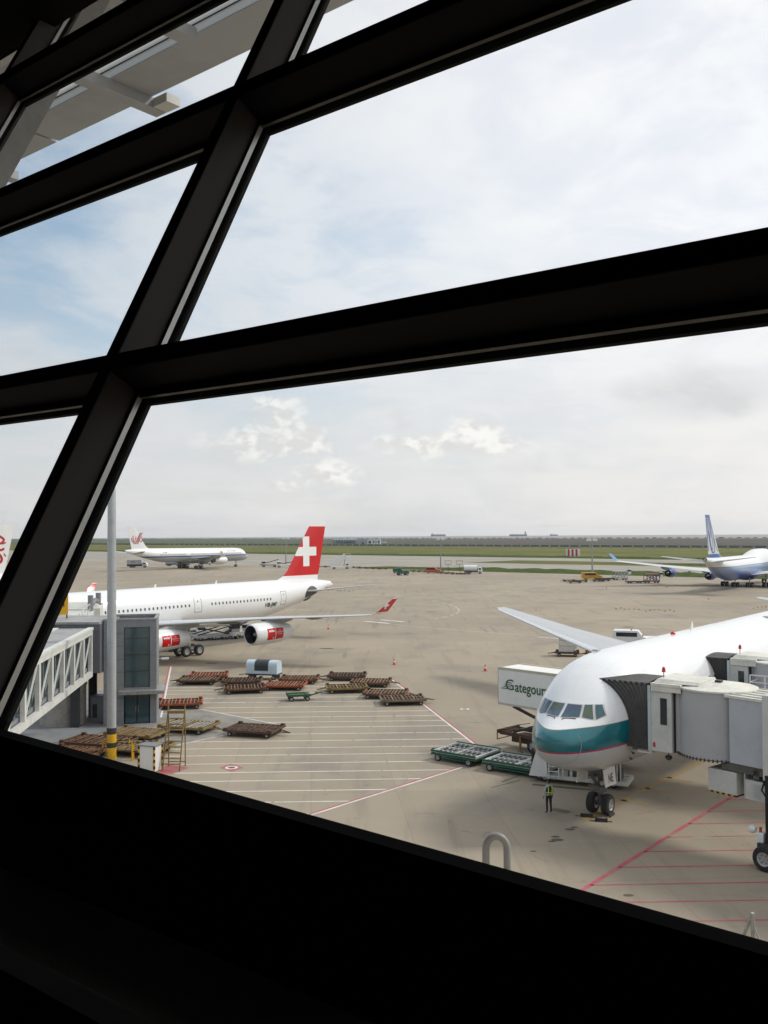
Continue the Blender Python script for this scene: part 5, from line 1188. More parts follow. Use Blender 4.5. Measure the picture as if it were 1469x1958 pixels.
# equipment under the near jet wing
t = thing('cargo_lift', 'grey steel cargo lift standing under the wing of the cross tailed jet', 'loader', gz(412, 1222), R(30)); m = MB()
m.box(-3.4, 2.0, -1.3, 1.3, .4, .75); m.box(-3.2, 1.8, -1.25, 1.25, 1.9, 2.1); m.build('platform', GREYP, t, smooth=False)
m = MB()
for y in (-1.15, 1.15):
    m.bar((-3.0, y, .8), (1.6, y, 1.85), .14); m.bar((1.6, y, .8), (-3.0, y, 1.85), .14)
    for x in (-3.1, -1.9, -.7, .5, 1.7): m.bar((x, y, 2.1), (x, y, 2.9), .06)
    m.bar((-3.1, y, 2.9), (1.7, y, 2.9), .06); m.bar((-3.1, y, 2.5), (1.7, y, 2.5), .05)
m.build('scissor_lift', DARKM, t)
m = MB(); m.box(2.1, 3.3, -1.2, .2, .5, 2.4); m.build('cab', GREYP, t, bevel=.06); m = MB(); m.box(2.08, 3.32, -1.22, .22, 1.45, 2.2); m.build('window', GLASS_D, t, smooth=False)
for x in (-2.6, -.6, 1.4, 2.8):
    for y in (-1.1, 1.1): add_wheel(t, x, y, .36, .36, .25)
t = thing('belt_loader', 'white belt loader beside the outer engine of the cross tailed jet', 'loader', gz(456, 1219), R(65)); m = MB(); m.box(-2.2, 2.2, -.9, .9, .45, .95); m.box(1.0, 2.1, -.85, .0, .951, 1.9); m.build('body', WHITE, t, bevel=.05)
m = MB(); m.bar((-2.8, .4, .9), (2.9, .4, 2.2), .6, .2); m.bar((-2.8, .1, 1.2), (2.9, .1, 2.55), .05); m.bar((-2.8, .7, 1.2), (2.9, .7, 2.55), .05); m.build('conveyor', DARKM, t); m = MB(); m.box(.98, 2.12, -.87, .02, 1.3, 1.75); m.build('window', GLASS_D, t, smooth=False)
for xx in (-1.5, 1.5):
    for yy in (-.8, .8): add_wheel(t, xx, yy, .35, .35, .22)
tractor('white tow tractor under the belly of the cross tailed jet', 386, 1216, R(100), WHITE, .9)
dolly('dark dolly under the belly of the cross tailed jet', gz(372, 1212), R(20), 3.2, 2.2, DARKM, GALV, 'no', 'dollies under the cross tailed jet', 5)
van('service_van', 'dark van under the body of the far blue striped jet', gz(352, 1082), R(4), DARKM, 5.5, 2.0, 2.0)
# ---------------------------------------------------------------- far things: masts, box, buildings, ships
def mast(label, px, py, htop, r=.35):
    p = G(px, py); t = thing('light_mast', label, 'light mast', (p.x, p.y, 0), 0, 'light masts at the grass edge'); m = MB(); m.cyl((0, 0, 0), (0, 0, htop), r, r * .5, n=10); m.build('pole', GALV, t)
    m = MB(); m.box(-1.6, 1.6, -.1, .1, htop - .1, htop + .1); 
    for x in (-1.5, -.6, .6, 1.5): m.box(x - .35, x + .35, -.3, .3, htop - .75, htop - .1)
    m.build('lamp_head', WHITE, t, smooth=False); return t
mast('thin light mast left of the tank truck', 843, 1090, 13.2, .30); mast('thin light mast rising behind the yellow van', 1133, 1103, 13.0, .34); mast('thin light mast seen beside the red tail', 547, 1080, 13.5, .30)
for px, py in ((868, 1088),):
    t = thing('sign_frame', 'small thin sign frame on two posts at the grass edge', 'sign', gz(px, py + 6), R(-8)); m = MB(); 
    for x in (-2.2, 2.2): m.box(x - 1.2, x + 1.2, -.05, .05, 3.0, 3.15); m.box(x - 1.2, x + 1.2, -.05, .05, 4.4, 4.5); m.bar((x - 1.2, 0, 3), (x - 1.2, 0, 4.5), .1); m.bar((x + 1.2, 0, 3), (x + 1.2, 0, 4.5), .1); m.bar((x, 0, 0), (x, 0, 3.0), .12)
    m.build('frame', DARKM, t)
p = G(1096, 1065.5); t = thing('striped_hut', 'red and white striped equipment hut in the grass', 'hut', (p.x, p.y, 0), R(-8)); t.scale = (1, 1, 1)
m = MB(); m.box(-4.2, 4.2, -2.2, 2.2, 0, 5.0); m.build('wall', WHITE, t, smooth=False)
m = MB()
for k in range(3): x = -3.4 + k * 2.4; m.box(x, x + 1.2, -2.22, 2.22, .1, 5.02)
m.build('painted_stripe', REDP, t, smooth=False)
p = G(707, 1041.5); t = thing('white_building', 'small flat roofed white building far across the grass', 'building', (p.x, p.y, 0), R(-3)); BW = P('building_white', (.70, .70, .68), .7); BG2 = P('building_grey', (.36, .38, .40), .7)
m = MB(); m.box(-3, 16, -6, 6, 0, 8.2); m.build('wall', BW, t, smooth=False); m = MB(); m.box(-15, -3.05, -5, 6, 0, 7.2); m.build('side_wing', BG2, t, smooth=False)
for x, w, z in ((-1, 3.4, 3.4), (5.5, 1.6, 3.8), (9, 1.2, 3.8), (12.5, 2.0, 3.6)): m = MB(); m.box(x, x + w, -6.06, -6.0, z - 1.4, z + 1.8); m.build('window', GLASS_D, t, smooth=False)
m = MB(); m.box(-11, -8, -5.06, -5, 0, 3.5); m.build('door', DARKM, t, smooth=False)
m = MB(); m.box(-3.4, 16.4, -6.4, 6.4, 8.2, 8.7); m.build('roof', BW, t, smooth=False)
p = G(660, 1041); t = thing('open_shed', 'long low shed with a pale blue roof on posts, left of the white building', 'shed', (p.x, p.y, 0), R(-3))
m = MB(); m.loft([[(x, -7, 7.0), (x, 7, 7.6), (x, 7, 8.2), (x, -7, 7.6)] for x in (-18, 18)]); m.build('roof', P('roof_blue', (.34, .48, .55), .5), t, smooth=False)
for k in range(9): m = MB(); x = -17 + k * 4.2; m.box(x - .35, x + .35, -6, -5.3, 0, 7.05); m.box(x - .35, x + .35, 5.3, 6, 0, 7.2); m.build('post', P('post_blue', (.14, .22, .28), .6), t, smooth=False)
m = MB(); m.box(-15, 17, 2, 4, 0, 4.5); m.build('back_wall', BG2, t, smooth=False)
p = G(735, 1042.5); van('service_van', 'tiny white van right of the white building', (p.x * 1.25, p.y * 1.25, 0), 0, WHITE, 9, 3.5, 3.4)
def ship(label, px, dist, L, hz_, sc, mir=1):
    x = (px - CX) / FPX * dist; t = thing('cargo_ship', label, 'ship', (x, dist, -1.6), R(0), 'cargo ships on the horizon')
    HB = P('ship_blue_grey', (.20, .25, .30), .6); m = MB()
    m.loft([[(-L / 2, -w, z0), (L / 2 * .94, -w, z0), (L / 2, 0, z0), (L / 2 * .94, w, z0), (-L / 2, w, z0)] for z0, w in ((0, 7), (hz_, 9))]); m.build('hull', HB, t, smooth=False)
    m = MB(); x0 = mir * L * .40; m.box(x0 - L * .04, x0 + L * .04, -6, 6, hz_, hz_ + sc); m.box(x0 - L * .015, x0 + L * .02, -3, 3, hz_ + sc, hz_ + sc * 1.35); m.build('bridge_house', P('ship_white', (.35, .38, .42), .6), t, smooth=False)
    m = MB()
    for q in (-.3, -.05, .2): m.cyl((q * L, 0, hz_), (q * L, 0, hz_ + sc * .55), .8)
    m.build('mast', HB, t); return t
ship('dark cargo ship on the horizon with its bridge at the right end', 991, 5600, 105, 11, 14)
ship('low small ship on the horizon right of the dark cargo ship', 1059, 6300, 52, 8, 6, -1)
ship('faint pale ship on the horizon, furthest left', 838, 6600, 105, 13, 8, -1)
# ================================================================ GATE STRUCTURES
ZINC = P('zinc_cladding', (.15, .158, .17), .5, .2, wear=.2, scale=1); PANEL = P('grey_panel', (.215, .22, .235), .5, wear=.15); ROOFG = P('roof_membrane', (.34, .335, .33), .8, wear=.35, scale=.6)
TRUSSW = P('truss_white', (.66, .66, .62), .4, wear=.2, scale=1.2); CONC = P('pillar_concrete', (.36, .33, .29), .85, wear=.35, scale=.5)
s = NM('tinted_glass'); n = s.noise(.8, 4, .6); s.fin(s.mix(n, (.02, .045, .052), (.055, .10, .115)), .06, coat=.6); TGL = s.m  # opaque bluish tint; the paler mottling is highlights painted into the colour
# stair tower
tw = Vector((-22.1, 74.2, .16)); t = thing('stair_tower', 'grey panelled stair tower with a tall glass strip at the left gate', 'tower', tuple(tw), R(11))
W2, D2, HH = 4.05, 4.4, 8.15
m = MB(); m.box(0, 1.55, 0, .15, 0, HH); m.box(3.55, W2, 0, .15, 0, HH); m.box(1.551, 3.549, 0, .15, 2.35, 2.85); m.box(1.551, 3.549, 0, .15, HH - .55, HH)
m.box(0, .15, .151, D2, 0, HH); m.box(W2 - .15, W2, .151, D2, 0, HH); m.box(.151, W2 - .151, D2 - .15, D2, 0, HH); m.box(.151, W2 - .151, .151, D2 - .151, HH - .75, HH - .6); m.build('wall', PANEL, t, smooth=False)
m = MB()
for k in range(1, 8): m.box(-.004, 1.55, -.008, .0, k * 1.02 - .015, k * 1.02 + .015); m.box(W2, W2 + .008, .0, D2, k * 1.02 - .015, k * 1.02 + .015)
m.box(.98, 1.01, -.009, -.001, 0, HH); m.build('panel_joint', DARKLINE, t, smooth=False)
m = MB(); m.box(-.06, W2 + .06, -.06, .2, HH, HH + .14); m.box(-.06, .2, .2, D2 + .06, HH, HH + .14); m.box(W2 - .2, W2 + .06, .2, D2 + .06, HH, HH + .14); m.box(.2, W2 - .2, D2 - .2, D2 + .06, HH, HH + .14); m.build('parapet', GALV, t, smooth=False)
gl = MB(); gl.box(1.551, 3.549, .05, .08, 2.85, HH - .55); g = gl.build('glass_strip', TGL, t, smooth=False)
m = MB()
for z in (2.85, 4.1, 5.4, 6.7, HH - .6): m.box(1.551, 3.549, .02, .049, z, z + .05)
for x in (1.551, 3.48): m.box(x, x + .07, .0, .048, 2.85, HH - .55)
m.build('glazing_bar', DARKM, g, smooth=False)
m = MB(); m.box(1.2, W2 + .6, -.9, .0, 2.42, 2.68); m.box(W2 + .001, W2 + .6, 0, 2.0, 2.42, 2.68); m.build('canopy', GALV, t, smooth=False)
m = MB(); m.box(1.65, 2.52, .04, .09, .05, 2.3); m.box(2.58, 3.46, .04, .09, .05, 2.3); d = m.build('door', TGL, t, smooth=False)
m = MB(); m.box(2.44, 2.48, -.03, .039, .9, 1.4); m.box(2.62, 2.66, -.03, .039, .9, 1.4); m.build('handle', STEEL, d)
m = MB(); m.bar((W2, .4, 5.0), (W2 + .6, .3, 5.05), .05); m.box(W2 + .35, W2 + .95, .15, .3, 4.95, 5.1); m.build('camera', WHITE, t, bevel=.02)
m = MB(); m.cyl((2.6, 1.6, .2), (2.6, 1.6, 7.2), .28, n=20); m.build('inner_column', GALV, t)
# gate rotunda block and its wide roof
t = thing('gate_block', 'dark zinc clad gate block with a flat grey roof beside the stair tower', 'building', (-22.4, 76, 0), R(-2))
m = MB(); m.box(-3.2, .28, -2.4, 3.6, 4.3, 8.1); m.box(-8.5, -3.21, 0, 5, 4.5, 8.0); m.build('wall', ZINC, t, smooth=False)
m = MB(); m.box(-3.3, .27, -2.5, 3.7, 8.1, 8.28); m.loft([[(-9.0, -3.8, 8.11), (-3.31, -2.5, 8.11), (-3.31, 3.7, 8.11), (-9.0, 5.4, 8.11)], [(-9.0, -3.8, 8.27), (-3.31, -2.5, 8.27), (-3.31, 3.7, 8.27), (-9.0, 5.4, 8.27)]]); m.build('roof', ROOFG, t, smooth=False)
m = MB(); m.box(-1.9, -.4, -2.43, -2.4, 5.6, 7.2); m.build('window', TGL, t, smooth=False)
m = MB(); m.cyl((-1.6, 1.4, 0.16), (-1.6, 1.4, 4.3), .35); m.build('column', DARKM, t)
# pillar
t = thing('round_pillar', 'fat round concrete pillar under the white truss walkway', 'pillar', (-25.6, 75.2, .15)); m = MB(); m.cyl((0, 0, 0), (0, 0, 4.3), 1.75, n=40); m.build('shaft', CONC, t)
t = thing('steel_column', 'dark square steel column just right of the round concrete pillar', 'column', (-24.1, 73.6, .15)); m = MB(); m.box(-.28, .28, -.28, .28, 0, 4.4); m.build('shaft', DARKM, t, smooth=False); m = MB(); m.box(-.36, .36, -.36, .36, 0, .08); m.build('foot', DARKM, t)
t = thing('utility_cabinet', 'tall grey utility cabinet under the walkway end', 'cabinet', (-22.95, 76.0, .16), R(-5)); m = MB(); m.box(-.55, .55, -.5, .5, 0, 1.95); m.build('body', PANEL, t, smooth=False, bevel=.02); m = MB(); m.box(-.6, .6, -.56, .55, 1.95, 2.05); m.build('cap', ZINC, t); m = MB(); m.box(-.38, .0, -.512, -.503, .3, 1.4); m.build('door', DARKM, t, smooth=False)
t = thing('bridge_drive_leg', 'dark wheeled drive leg of the left boarding bridge, behind the mast', 'drive leg', (-21.9, 81.0, 0), R(20)); m = MB(); m.bar((-.7, 0, .9), (-.7, 0, 5), .3); m.bar((.7, 0, .9), (.7, 0, 5), .3); m.box(-1, 1, -.3, .3, .7, 1.0); m.build('frame', ZINC, t); 
for x in (-.55, .55): add_wheel(t, x, 0, .6, .6, .35)
# truss walkway
A0 = Vector((-22.5, 72.3, 0)); A1 = Vector((-15.5, 13.5, 0)); ad = (A1 - A0).normalized(); an = Vector((-ad.y, ad.x, 0))   # an points to +x side
Lw = (A1 - A0).length; t = thing('truss_walkway', 'white steel truss walkway leading from the terminal to the left gate', 'walkway', tuple(A0), math.atan2(ad.y, ad.x))
ysd = 1 if an.x > 0 else -1; Wk = 2.6; zb, zt = 4.45, 7.75; y0 = 0; yb = -ysd * Wk
m = MB()
for y in (y0, yb): m.box(0, Lw, y - .14, y + .14, zb - .2, zb + .22); m.box(0, Lw, y - .14, y + .14, zt - .3, zt + .05); m.box(0, Lw, y - .2, y + .2, zt + .051, zt + .25)
m.build('chord_beam', TRUSSW, t, smooth=False)
nb = 18; pit = Lw / nb
for i in range(nb + 1):
    m = MB(); x = min(max(i * pit, .2), Lw - .2)
    for y in (y0, yb): m.box(x - .19, x + .19, y - .13, y + .13, zb + .221, zt - .301)
    m.build('post', TRUSSW, t, smooth=False)
for i in range(nb):
    m = MB()
    for y in (y0, yb): m.bar((i * pit + .2, y, zt - .32), ((i + 1) * pit - .2, y, zb + .24), .09)
    m.build('diagonal_brace', TRUSSW, t)
m = MB(); w0 = y0 - ysd * .25; m.box(0, Lw, min(w0, w0 - ysd * .04), max(w0, w0 - ysd * .04), zb + .5, zt - .4); m.build('glass_wall', TGL, t, smooth=False)
m = MB(); w1 = w0 + ysd * .045
for i in range(nb):
    for q in (.33, .66): x = (i + q) * pit; m.box(x - .04, x + .04, min(w1, w1 - ysd * .03), max(w1, w1 - ysd * .03), zb + .3, zt - .3)
m.box(0, Lw, min(w1, w1 - ysd * .05) - .01, max(w1, w1 - ysd * .05), zb + .23, zb + .5); m.build('window_frame', PANEL, t, smooth=False)
m = MB(); m.box(-.2, Lw, min(0, yb) + .2, max(0, yb) - .2, zt + .06, zt + .16); m.build('roof', ROOFG, t, smooth=False); m = MB(); m.box(0, Lw, min(0, yb) + .14, max(0, yb) - .14, zb - .1, zb); m.build('floor', ZINC, t, smooth=False)
# gate number sign
sp_ = G(112, 1164, 8.6); sg = thing('gate_sign', 'yellow gate number sign 61 on the roof behind the dark window post', 'sign', (-26.35, 77.0, 8.28), R(12)); m = MB(); m.box(-.5, .5, -.1, .1, .3, 2.3); pl = m.build('board', P('sign_yellow', (.72, .38, .01), .4, wear=.05), sg, smooth=False)
text_obj('lettering', '61', 1.15, KTXT, pl, lambda u, v: (u, -.108, 1.3 + v), sx=.62, bold=.015); m = MB(); m.bar((-.4, 0, 0), (-.4, 0, .3), .1); m.bar((.4, 0, 0), (.4, 0, .3), .1); m.build('post', DARKM, sg)
# the bridge to the cross tailed jet
B0 = Vector((-27.5, 80, 0)); B1 = Vector((-32.5, 101.5, 0)); bd = (B1 - B0).normalized(); bl = (B1 - B0).length
t = thing('boarding_bridge', 'pale boarding bridge reaching the cross tailed jet behind the left mast', 'boarding bridge', tuple(B0), math.atan2(bd.y, bd.x))
m = MB(); m.box(0, bl - 4, -1.5, 1.5, 4.6, 7.3); m.build('tunnel', CREAM, t, smooth=False, bevel=.04); m = MB(); m.box(bl - 3.99, bl, -2.1, 2.1, 4.4, 7.5); m.build('cab', CREAM, t, smooth=False, bevel=.05)
m = MB()
for k in range(7): u = k / 6; m.box(bl + u * 1.6, bl + u * 1.6 + .16, -1.9 - u * .1, 1.9 + u * .1, 4.5 - .1 * u, 7.5 + .15 * u)
m.build('bellows', GREYP, t, smooth=False)
m = MB(); m.loft([[(bl - 3, -2.0, 7.51), (bl + .6, -2.0, 7.51), (bl + .6, 2.0, 7.51), (bl - 3, 2.0, 7.51)], [(bl - 2.4, -1.4, 8.05), (bl + .2, -1.6, 7.8), (bl + .2, 1.6, 7.8), (bl - 2.4, 1.4, 8.05)]]); m.build('roof_unit', CREAM, t, smooth=False)
m = MB()
for x, y in ((bl - 5, -1.2), (bl - 1.0, -1.7)): m.cyl((x, y, 7.3), (x, y, 8.9), .28, n=16)
m.tube([(bl - 3.4, -1.3, 7.9), (bl - 2.6, -1.5, 8.3), (bl - 1.8, -1.6, 8.0), (bl - 1.0, -1.6, 8.2)], .2, 8); m.build('duct', PANEL, t)
m = MB()
for x in (1, 4, 7, 10, 13): m.bar((x, -1.45, 7.3), (x, -1.45, 8.3), .05)
m.bar((1, -1.45, 8.3), (13, -1.45, 8.3), .05); m.bar((1, -1.45, 7.8), (13, -1.45, 7.8), .04); m.build('roof_rail', CREAM, t)
m = MB(); m.cyl((bl - 6.5, 0, .8), (bl - 6.5, 0, 4.6), .4); m.build('column', PANEL, t)
for y in (-.8, .8): add_wheel(t, bl - 6.5, y, .5, .5, .4)
# striped light mast
mp_ = G(213.5, 1451); t = thing('light_mast', 'thick pale mast with yellow and black bands at its foot, bent at the top', 'light mast', (mp_.x, mp_.y, 0)); MR = .31
m = MB(); m.tube([(0, 0, 0), (0, 0, 4), (0, 0, 9), (0, 0, 14), (0, 0, 18.0), (-.06, 0, 18.5), (-.22, 0, 19.1), (-.5, 0, 19.8), (-.9, 0, 20.3), (-1.4, 0, 20.6)], [MR, MR, MR * .97, MR * .92, .27, .26, .25, .22, .2, .18], 24); m.build('pole', P('mast_grey', (.40, .42, .43), .45, .2, wear=.15, scale=2), t)
m = MB(); z = 0.0
for k, (h, c) in enumerate(((.78, 0), (.34, 1), (.56, 0), (.42, 1))):
    m.cur = c; m.lathe([(z, MR + .012), (z + h, MR + .012)], 24, 'Z'); z += h
m.build('striped_band', [YELLOW, P('band_black', (.03, .03, .028), .6)], t); m = MB(); m.cyl((-1.4, 0, 20.6), (-1.7, 0, 20.7), .12); m.box(-2.2, -1.3, -.3, .3, 20.7, 20.9); m.build('lamp_head', GALV, t)
# ladder steps, cabinet, railings and the red extinguisher
p = G(327, 1475); t = thing('step_ladder', 'worn yellow steel ladder steps standing beside the white cabinet', 'ladder', (p.x, p.y, 0), R(-4)); m = MB()
for x in (-.55, .55): m.bar((x, 0, 0), (x, 1.3, 3.9), .07); m.bar((x, 1.35, 0), (x, 1.3, 3.2), .06); m.bar((x, 1.3, 3.2), (x, 1.3, 4.1), .05)
m.bar((-.55, 1.35, .3), (.55, 1.35, .3), .05); m.build('frame', OCHRE, t)
for k in range(10): m = MB(); f = .4 + k * .34; m.box(-.52, .52, f / 3 - .11, f / 3 + .11, f, f + .045); m.build('step', OCHRE, t, smooth=False)
m = MB(); m.box(-.52, .52, 1.1, 1.7, 3.55, 3.62); m.build('top_step', OCHRE, t, smooth=False)
p = G(288, 1474); t = thing('electric_cabinet', 'white electric cabinet with striped corners beside the ladder steps', 'cabinet', (p.x, p.y, 0), R(-18)); m = MB(); m.box(-.55, .55, -.45, .45, .05, 1.65); cb = m.build('body', WHITE, t, smooth=False, bevel=.02)
m = MB(); m.box(-.62, .62, -.52, .52, 1.65, 1.72); m.build('lid', PANEL, t, smooth=False)
m = MB()
for x in (-.555, .555):
    for y in (-.455, .455):
        for k in range(8): m.cur = k % 2; m.box(x - .05, x + .05, y - .05, y + .05, .05 + k * .2, .25 + k * .2)
m.build('hazard_stripe', [YELLOW, BLACK], t, smooth=False)
p = G(271, 1468); t = thing('fire_extinguisher', 'faded red fire extinguisher left of the white cabinet', 'extinguisher', (p.x, p.y - .2, 0)); m = MB(); m.lathe([(.0, .16), (.05, .2), (.75, .2), (.9, .12), (.95, .05)], 16, 'Z'); m.build('body', P('faded_red', (.45, .12, .13), .5, wear=.3), t); m = MB(); m.cyl((0, 0, .95), (0, 0, 1.08), .04); m.bar((0, 0, 1.08), (.2, 0, 1.1), .04); m.build('valve', DARKM, t)
def rail(label, px, py, L, rz, H=1.1):
    p = G(px, py); t = thing('guard_rail', label, 'railing', (p.x, p.y, 0), rz, 'yellow and black guard rails round the mast')
    m = MB()
    for x in (-L / 2, L / 2): m.cyl((x, 0, 0), (x, 0, H), .055)
    m.build('post', YELLOW, t); m = MB(); n = 8
    for k in range(n): m.cur = k % 2; m.cyl((-L / 2 + L * k / n, 0, H), (-L / 2 + L * (k + 1) / n, 0, H), .055)
    m.cyl((-L / 2, 0, H * .5), (L / 2, 0, H * .5), .04); m.build('rail', [OCHRE, P('band_black', (.03, .03, .028), .6)], t)
rail('striped guard rail right of the mast foot', 236, 1452, 1.6, R(-20)); rail('striped guard rail behind the white cabinet', 278, 1452, 1.7, R(20), 1.2); rail('striped guard rail left of the ladder foot', 308, 1462, .8, R(80)); rail('low striped guard rail just behind the mast', 222, 1440, 1.8, R(5), .9)
# ---------------------------------------------------------------- boarding bridges of the teal jet
def JW(a, p, z=0): v = Vector((CX_LOC[0], CX_LOC[1], 0)) + AX * a + AP * p; return Vector((v.x, v.y, z))
def bellows(parent, a0, a1, p_out, z0, z1, H):
    """ribbed canopy from the jet's side (following its curve) out to the cab"""
    n = 9; m = MB()
    def p_in(a, z): return H.y(a, z)
    zs = [z0 + (z1 - z0) * k / 10 for k in range(11)]
    def rowpts(a, f, zs_):
        out = []
        for z in zs_: pi_ = p_in(a, z) + .03; out.append((pi_ + (p_out - pi_) * f, z))
        return out
    for a, sg in ((a0, -1), (a1, 1)):
        rings = []
        for k in range(2 * n + 1):
            f = k / (2 * n); amp = .10 * (1 if k % 2 else 0); rings.append([(a - sg * amp * 1.0 if sg > 0 else a + amp * 1.0 , -q, z) for q, z in rowpts(a, f, zs)])
        m.loft(rings, close=False, caps=False)
    rings = []
    for k in range(2 * n + 1):
        f = k / (2 * n); amp = .12 * (1 if k % 2 else 0); r = []
        for j in range(7):
            a = a0 + (a1 - a0) * j / 6; pi_ = p_in(a, z1) + .03; dr = .0; r.append((a, -(pi_ + (p_out - pi_) * f), z1 - amp + .02 + .10 * math.sin(math.pi * j / 6)))
        rings.append(r)
    m.loft(rings, close=False, caps=False)
    m.box(a0, a1, -p_out, -(p_out - .0) + .9, z0 - .12, z0)
    return m.build('bellows', BELL, parent, ang=20)
BELL = P('bellows_fabric', (.105, .10, .098), .8, wear=.3, scale=2)
BRW = P('bridge_cream', (.56, .56, .53), .45, wear=.14, scale=.8); BRG = P('bridge_grey', (.40, .40, .405), .5, wear=.10, scale=.8); BRT = P('bridge_tunnel', (.44, .455, .49), .45, wear=.10, scale=.6); BRR = P('bridge_roof', (.68, .66, .58), .6, wear=.25, scale=.8)
def bridge(label, a0, a1, pout, dirv, tl, detail=True):
    """built in the jet's own axes: local x = aft, local y = starboard (so port is -y)"""
    t = thing('boarding_bridge', label, 'boarding bridge', (CX_LOC[0], CX_LOC[1], 0), R(90) - CX_TH, 'boarding bridges of the teal jet')
    bellows(t, a0, a1, pout, 4.25, 7.52, H5)
    cabw = 1.15; z0, z1 = 4.2, 7.42; ca = (a0 + a1) / 2; hw = (a1 - a0) / 2
    m = MB(); m.box(a0, a1, -(pout + cabw), -pout, z0, z1); m.build('cab', BRW, t, smooth=False, bevel=.04)
    m = MB(); m.box(a0 - .02, a0 - .005, -(pout + .92), -(pout + .58), 5.55, 6.85); m.build('window', GLASS_D, t, smooth=False, bevel=.006)
    m = MB(); m.box(a0 - .05, a0 - .001, -(pout + .10), -pout + .05, z0, z1); m.build('seal_edge', P('seal_pale', (.45, .52, .55), .4), t, smooth=False)
    m = MB(); m.box(a0 - .12, a1 + .12, -(pout + cabw + .5), -(pout + .15), z1 + .003, z1 + .16); m.loft([[(a0 + .1, -(pout + cabw + 1.3), z1 + .165), (a1 - .1, -(pout + cabw + 1.3), z1 + .165), (a1 - .1, -(pout + .2), z1 + .165), (a0 + .1, -(pout + .2), z1 + .165)], [(a0 + .3, -(pout + cabw + 1.3), z1 + .30), (a1 - .3, -(pout + cabw + 1.3), z1 + .30), (a1 - .3, -(pout + .35), z1 + .34), (a0 + .3, -(pout + .35), z1 + .34)]]); m.box(a0 - .1, a0 - .0, -(pout + cabw + .5), -(pout + .15), z1 - .25, z1 + .002)
    m.build('cab_roof', BRR, t, smooth=False, bevel=.02)
    m = MB(); m.box(a0 + .25, a0 + .4, -(pout + cabw + .9), -(pout + cabw + .02), z0 + .1, z1); m.box(a0 + .15, a0 + .35, -(pout + cabw + .55), -(pout + cabw + .45), z0, z1); m.build('cab_side', BRG, t, smooth=False)
    m = MB(); m.box(a0 + .2, a0 + .24, -(pout + cabw + .12), -(pout + cabw + .04), z0, z1); m.box(a0 + .1, a0 + .15, -(pout + cabw + .75), -(pout + cabw + .65), z0, z1);m.build('dark_gap', BLACK, t, smooth=False)
    rc = (ca, -(pout + cabw + 1.75)); rr = 1.85
    m = MB(); m.lathe([(z0 + .05, rr), (z1 - .02, rr)], 48, 'Z', (rc[0], rc[1], 0)); ro = m.build('rotunda', BRG, t)
    m = MB(); m.lathe([(z1 - .02, rr + .06), (z1 + .06, rr + .06), (z1 + .22, rr * .5), (z1 + .26, .01)], 48, 'Z', (rc[0], rc[1], 0)); m.build('rotunda_roof', BRR, t, ang=25)
    m = MB()
    for k in range(60): a = 2 * math.pi * k / 60; c, s_ = math.cos(a), math.sin(a); m.cyl((rc[0] + c * (rr - .02), rc[1] + s_ * (rr - .02), z0 + .08), (rc[0] + c * (rr + .05), rc[1] + s_ * (rr + .05), z0 - .04), .045, n=5)
    m.lathe([(z0 - .02, rr - .1), (z0 + .04, rr - .02)], 48, 'Z', (rc[0], rc[1], 0)); m.build('toothed_rim', DARKM, t)
    for q in (.3,): m = MB(); m.box(rc[0] - .15, rc[0] + .15, rc[1] - .25, rc[1] + .05, z1 + .26, z1 + .36); m.build('roof_hatch', DARKM, t, smooth=False)
    # tunnel in world direction dirv
    wl = Vector((dirv.dot(AX), -dirv.dot(AP), 0)).normalized(); ang = math.atan2(wl.y, wl.x)
    def sub(m): m.X = Matrix.Translation((rc[0], rc[1], 0)) @ rotm('Z', ang); return m
    m = sub(MB()); m.box(rr * .82, 3.35, -1.45, 1.45, z0 + .05, z1 - .15); m.build('tunnel', BRT, t, smooth=False, bevel=.02)
    m = sub(MB()); m.box(rr * .7, 3.34, -1.5, 1.5, z1 - .149, z1 - .03)
    for k in range(5): m.bar((rr * .8, -1.2 + k * .6, z1 + .0), (3.34, -1.2 + k * .6, z1 + .0), .05)
    m.build('tunnel_roof', BRR, t, smooth=False)
    m = sub(MB()); m.box(3.36, tl, -1.8, 1.8, z0 - .35, z1 + .25); m.build('outer_tunnel', BRW, t, smooth=False, bevel=.03)
    m = sub(MB())
    for k in range(int((tl - 5) / .8)): m.box(4.6 + k * .8, 4.66 + k * .8, -1.83, -1.801, z0 - .3, z1 + .2)
    m.build('corrugation', BRG, t, smooth=False)
    m = sub(MB()); m.box(1.2, 3.8, -1.3, -1.15, z0 - .35, z0 + .0); m.box(1.2, 3.8, 1.15, 1.3, z0 - .35, z0); m.box(1.0, 1.2, -1.3, 1.3, z0 - .35, z0 - .1); m.box(2.6, 2.9, -1.3, 1.3, z0 - .5, z0 - .1)
    m.tube([(1.2, -.8, z0 - .2), (2.0, -.9, z0 - .5), (3.0, -.9, z0 - .45), (3.8, -.8, z0 - .2)], .05, 6); m.build('under_frame', P('frame_dark', (.12, .12, .11), .5, .3), t)
    return t, rc, ang, rr
tdir = Vector((.62, -.78, 0)).normalized()
t1, rc1, an1, rr1 = bridge('near boarding bridge with grey bellows and a round cab joint at the teal jet', 3.9, 6.7, 3.62, tdir, 26)
Mx = Matrix.Translation((rc1[0], rc1[1], 0)) @ rotm('Z', an1)
m = MB(); m.X = Mx; m.box(.3, 1.8, -1.35, .1, 2.75, 3.8); ub = m.build('equipment_box', BRW, t1, smooth=False, bevel=.02)
m = MB(); m.X = Mx
for k in range(10): m.cur = k % 2; m.box(.3 + k * .15, .45 + k * .15, -1.37, .12, 2.68, 2.75)
m.build('hazard_stripe', [YELLOW, BLACK], ub, smooth=False)
m = MB(); m.X = Mx; m.box(2.2, 3.6, -1.3, .4, 2.7, 3.6); ub = m.build('equipment_box', BRW, t1, smooth=False, bevel=.02)
